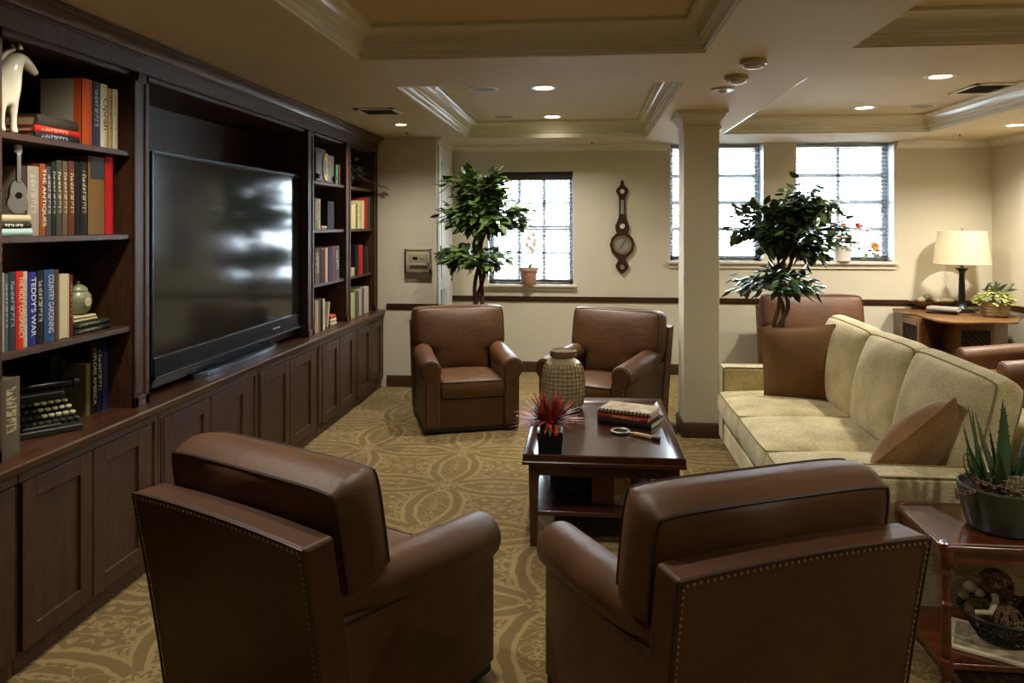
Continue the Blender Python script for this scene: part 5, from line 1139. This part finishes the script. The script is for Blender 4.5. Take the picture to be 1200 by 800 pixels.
# pot plant, bowl, books on the cabinet
q = P(1158,369,z=CZ)
pp = thing('basket_plant', 'yellow green leafy plant in a round basket pot beside the lamp', 'plant', (4.02, 7.88, CZ))
MB().lathe([(.10,0),(.115,.01),(.135,.11),(.145,.145),(.13,.145),(.12,.12),(0,.12)], 22).build('basket', 'basket_glaze', pp, smooth=40)
for z in (.03,.06,.09,.12): MB().tube([((.113+.2*z)*math.cos(2*PI*k/26),(.113+.2*z)*math.sin(2*PI*k/26),z) for k in range(26)], .004, 5, closed=True).build('band', 'wicker', pp, smooth=50)
m = MB(); rnd = random.Random(17)
for k in range(260):
    u = rnd.uniform(-.1,1); a = rnd.uniform(0,2*PI); q_ = math.sqrt(max(0,1-u*u)); R_ = rnd.uniform(.7,1.0); p_ = Vector((.16*q_*math.cos(a)*R_, .15*q_*math.sin(a)*R_, .15+.12*u*R_)); leaf(m, p_, Vector((math.cos(a),math.sin(a),rnd.uniform(-.4,.6))), Vector((0,0,1)), .05, .032)
tag(m.build('foliage', 'pot_leaf', pp, fix=False), kind='stuff')
m = MB(); [leaf(m, Vector((rnd.uniform(-.1,.12),rnd.uniform(-.1,.05),.24)), Vector((rnd.uniform(-1,1),rnd.uniform(-.5,.5),rnd.uniform(.2,1.4))), Vector((0,-1,.2)), .16, .03) for k in range(14)]; m.build('tall_leaves', 'ivy_leaf', pp, fix=False)
q = P(1087,362,z=CZ)
bo = thing('wooden_bowl', 'shallow wooden bowl on the corner cabinet', 'bowl', (q.x+.02, q.y-.02, CZ)); MB().lathe([(.06,0),(.09,.01),(.16,.045),(.215,.085),(.22,.09),(.205,.088),(.14,.05),(.06,.02),(0,.016)], 28, sy=.55).build('body', 'oak', bo, smooth=50)
bw = Vector((q.x+.02, q.y-.02, CZ))
def shell(label, x, y, z, r_, mat, sx=1):
    o = MB().lathe([(0,-r_*.8),(r_*.7,-r_*.6),(r_,0),(r_*.8,r_*.5),(r_*.3,r_*.8),(0,r_*.95)], 14, sx=sx).build('seashell', mat, None, smooth=60); o.location = (bw.x+x, bw.y+y, CZ+z); tag(o, label, 'shell', 'shells in the wooden bowl')
    MB().tube([(r_*1.0*sx*math.cos(2*PI*k/14)*.98, r_*math.sin(2*PI*k/14)*.98, 0) for k in range(14)], r_*.06, 4, closed=True).build('ridge', mat, o)
shell('round pale shell at the left of the wooden bowl', -.09,0,.10,.042,'frame_shell'); shell('dark striped round shell in the middle of the wooden bowl', -.02,.02,.125,.05,'ceramic_green'); shell('long cream shell at the right of the wooden bowl', .14,-.03,.095,.035,'bone',2.6); shell('small knobbly shell in front in the wooden bowl', .05,-.05,.095,.028,'frame_shell')
q0 = P(1083,367,z=CZ); q1 = P(1127,371,z=CZ); G = 'books on the corner cabinet'
def cbook(label, z, t_, col, dx):
    b_ = book(label, t_, .28, .17, (0,0,0), (0,0,0), col, group=G, page='paper_white'); an_ = math.atan2(q1.y-q0.y,q1.x-q0.x)+.25+dx; u = Vector((math.cos(an_),math.sin(an_),0)); nn = Vector((u.y,-u.x,0))
    b_.matrix_world = Matrix.Translation((q0.x+.03, q0.y+.02, z+t_/2+.0005)) @ Matrix((nn,Vector((0,0,1)),u)).transposed().to_4x4()
cbook('black bound book at the bottom of the pair on the corner cabinet', CZ, .03, '#23211f', 0); cbook('white bound book on top of the pair on the corner cabinet', CZ+.031, .035, '#8b877e', -.1)
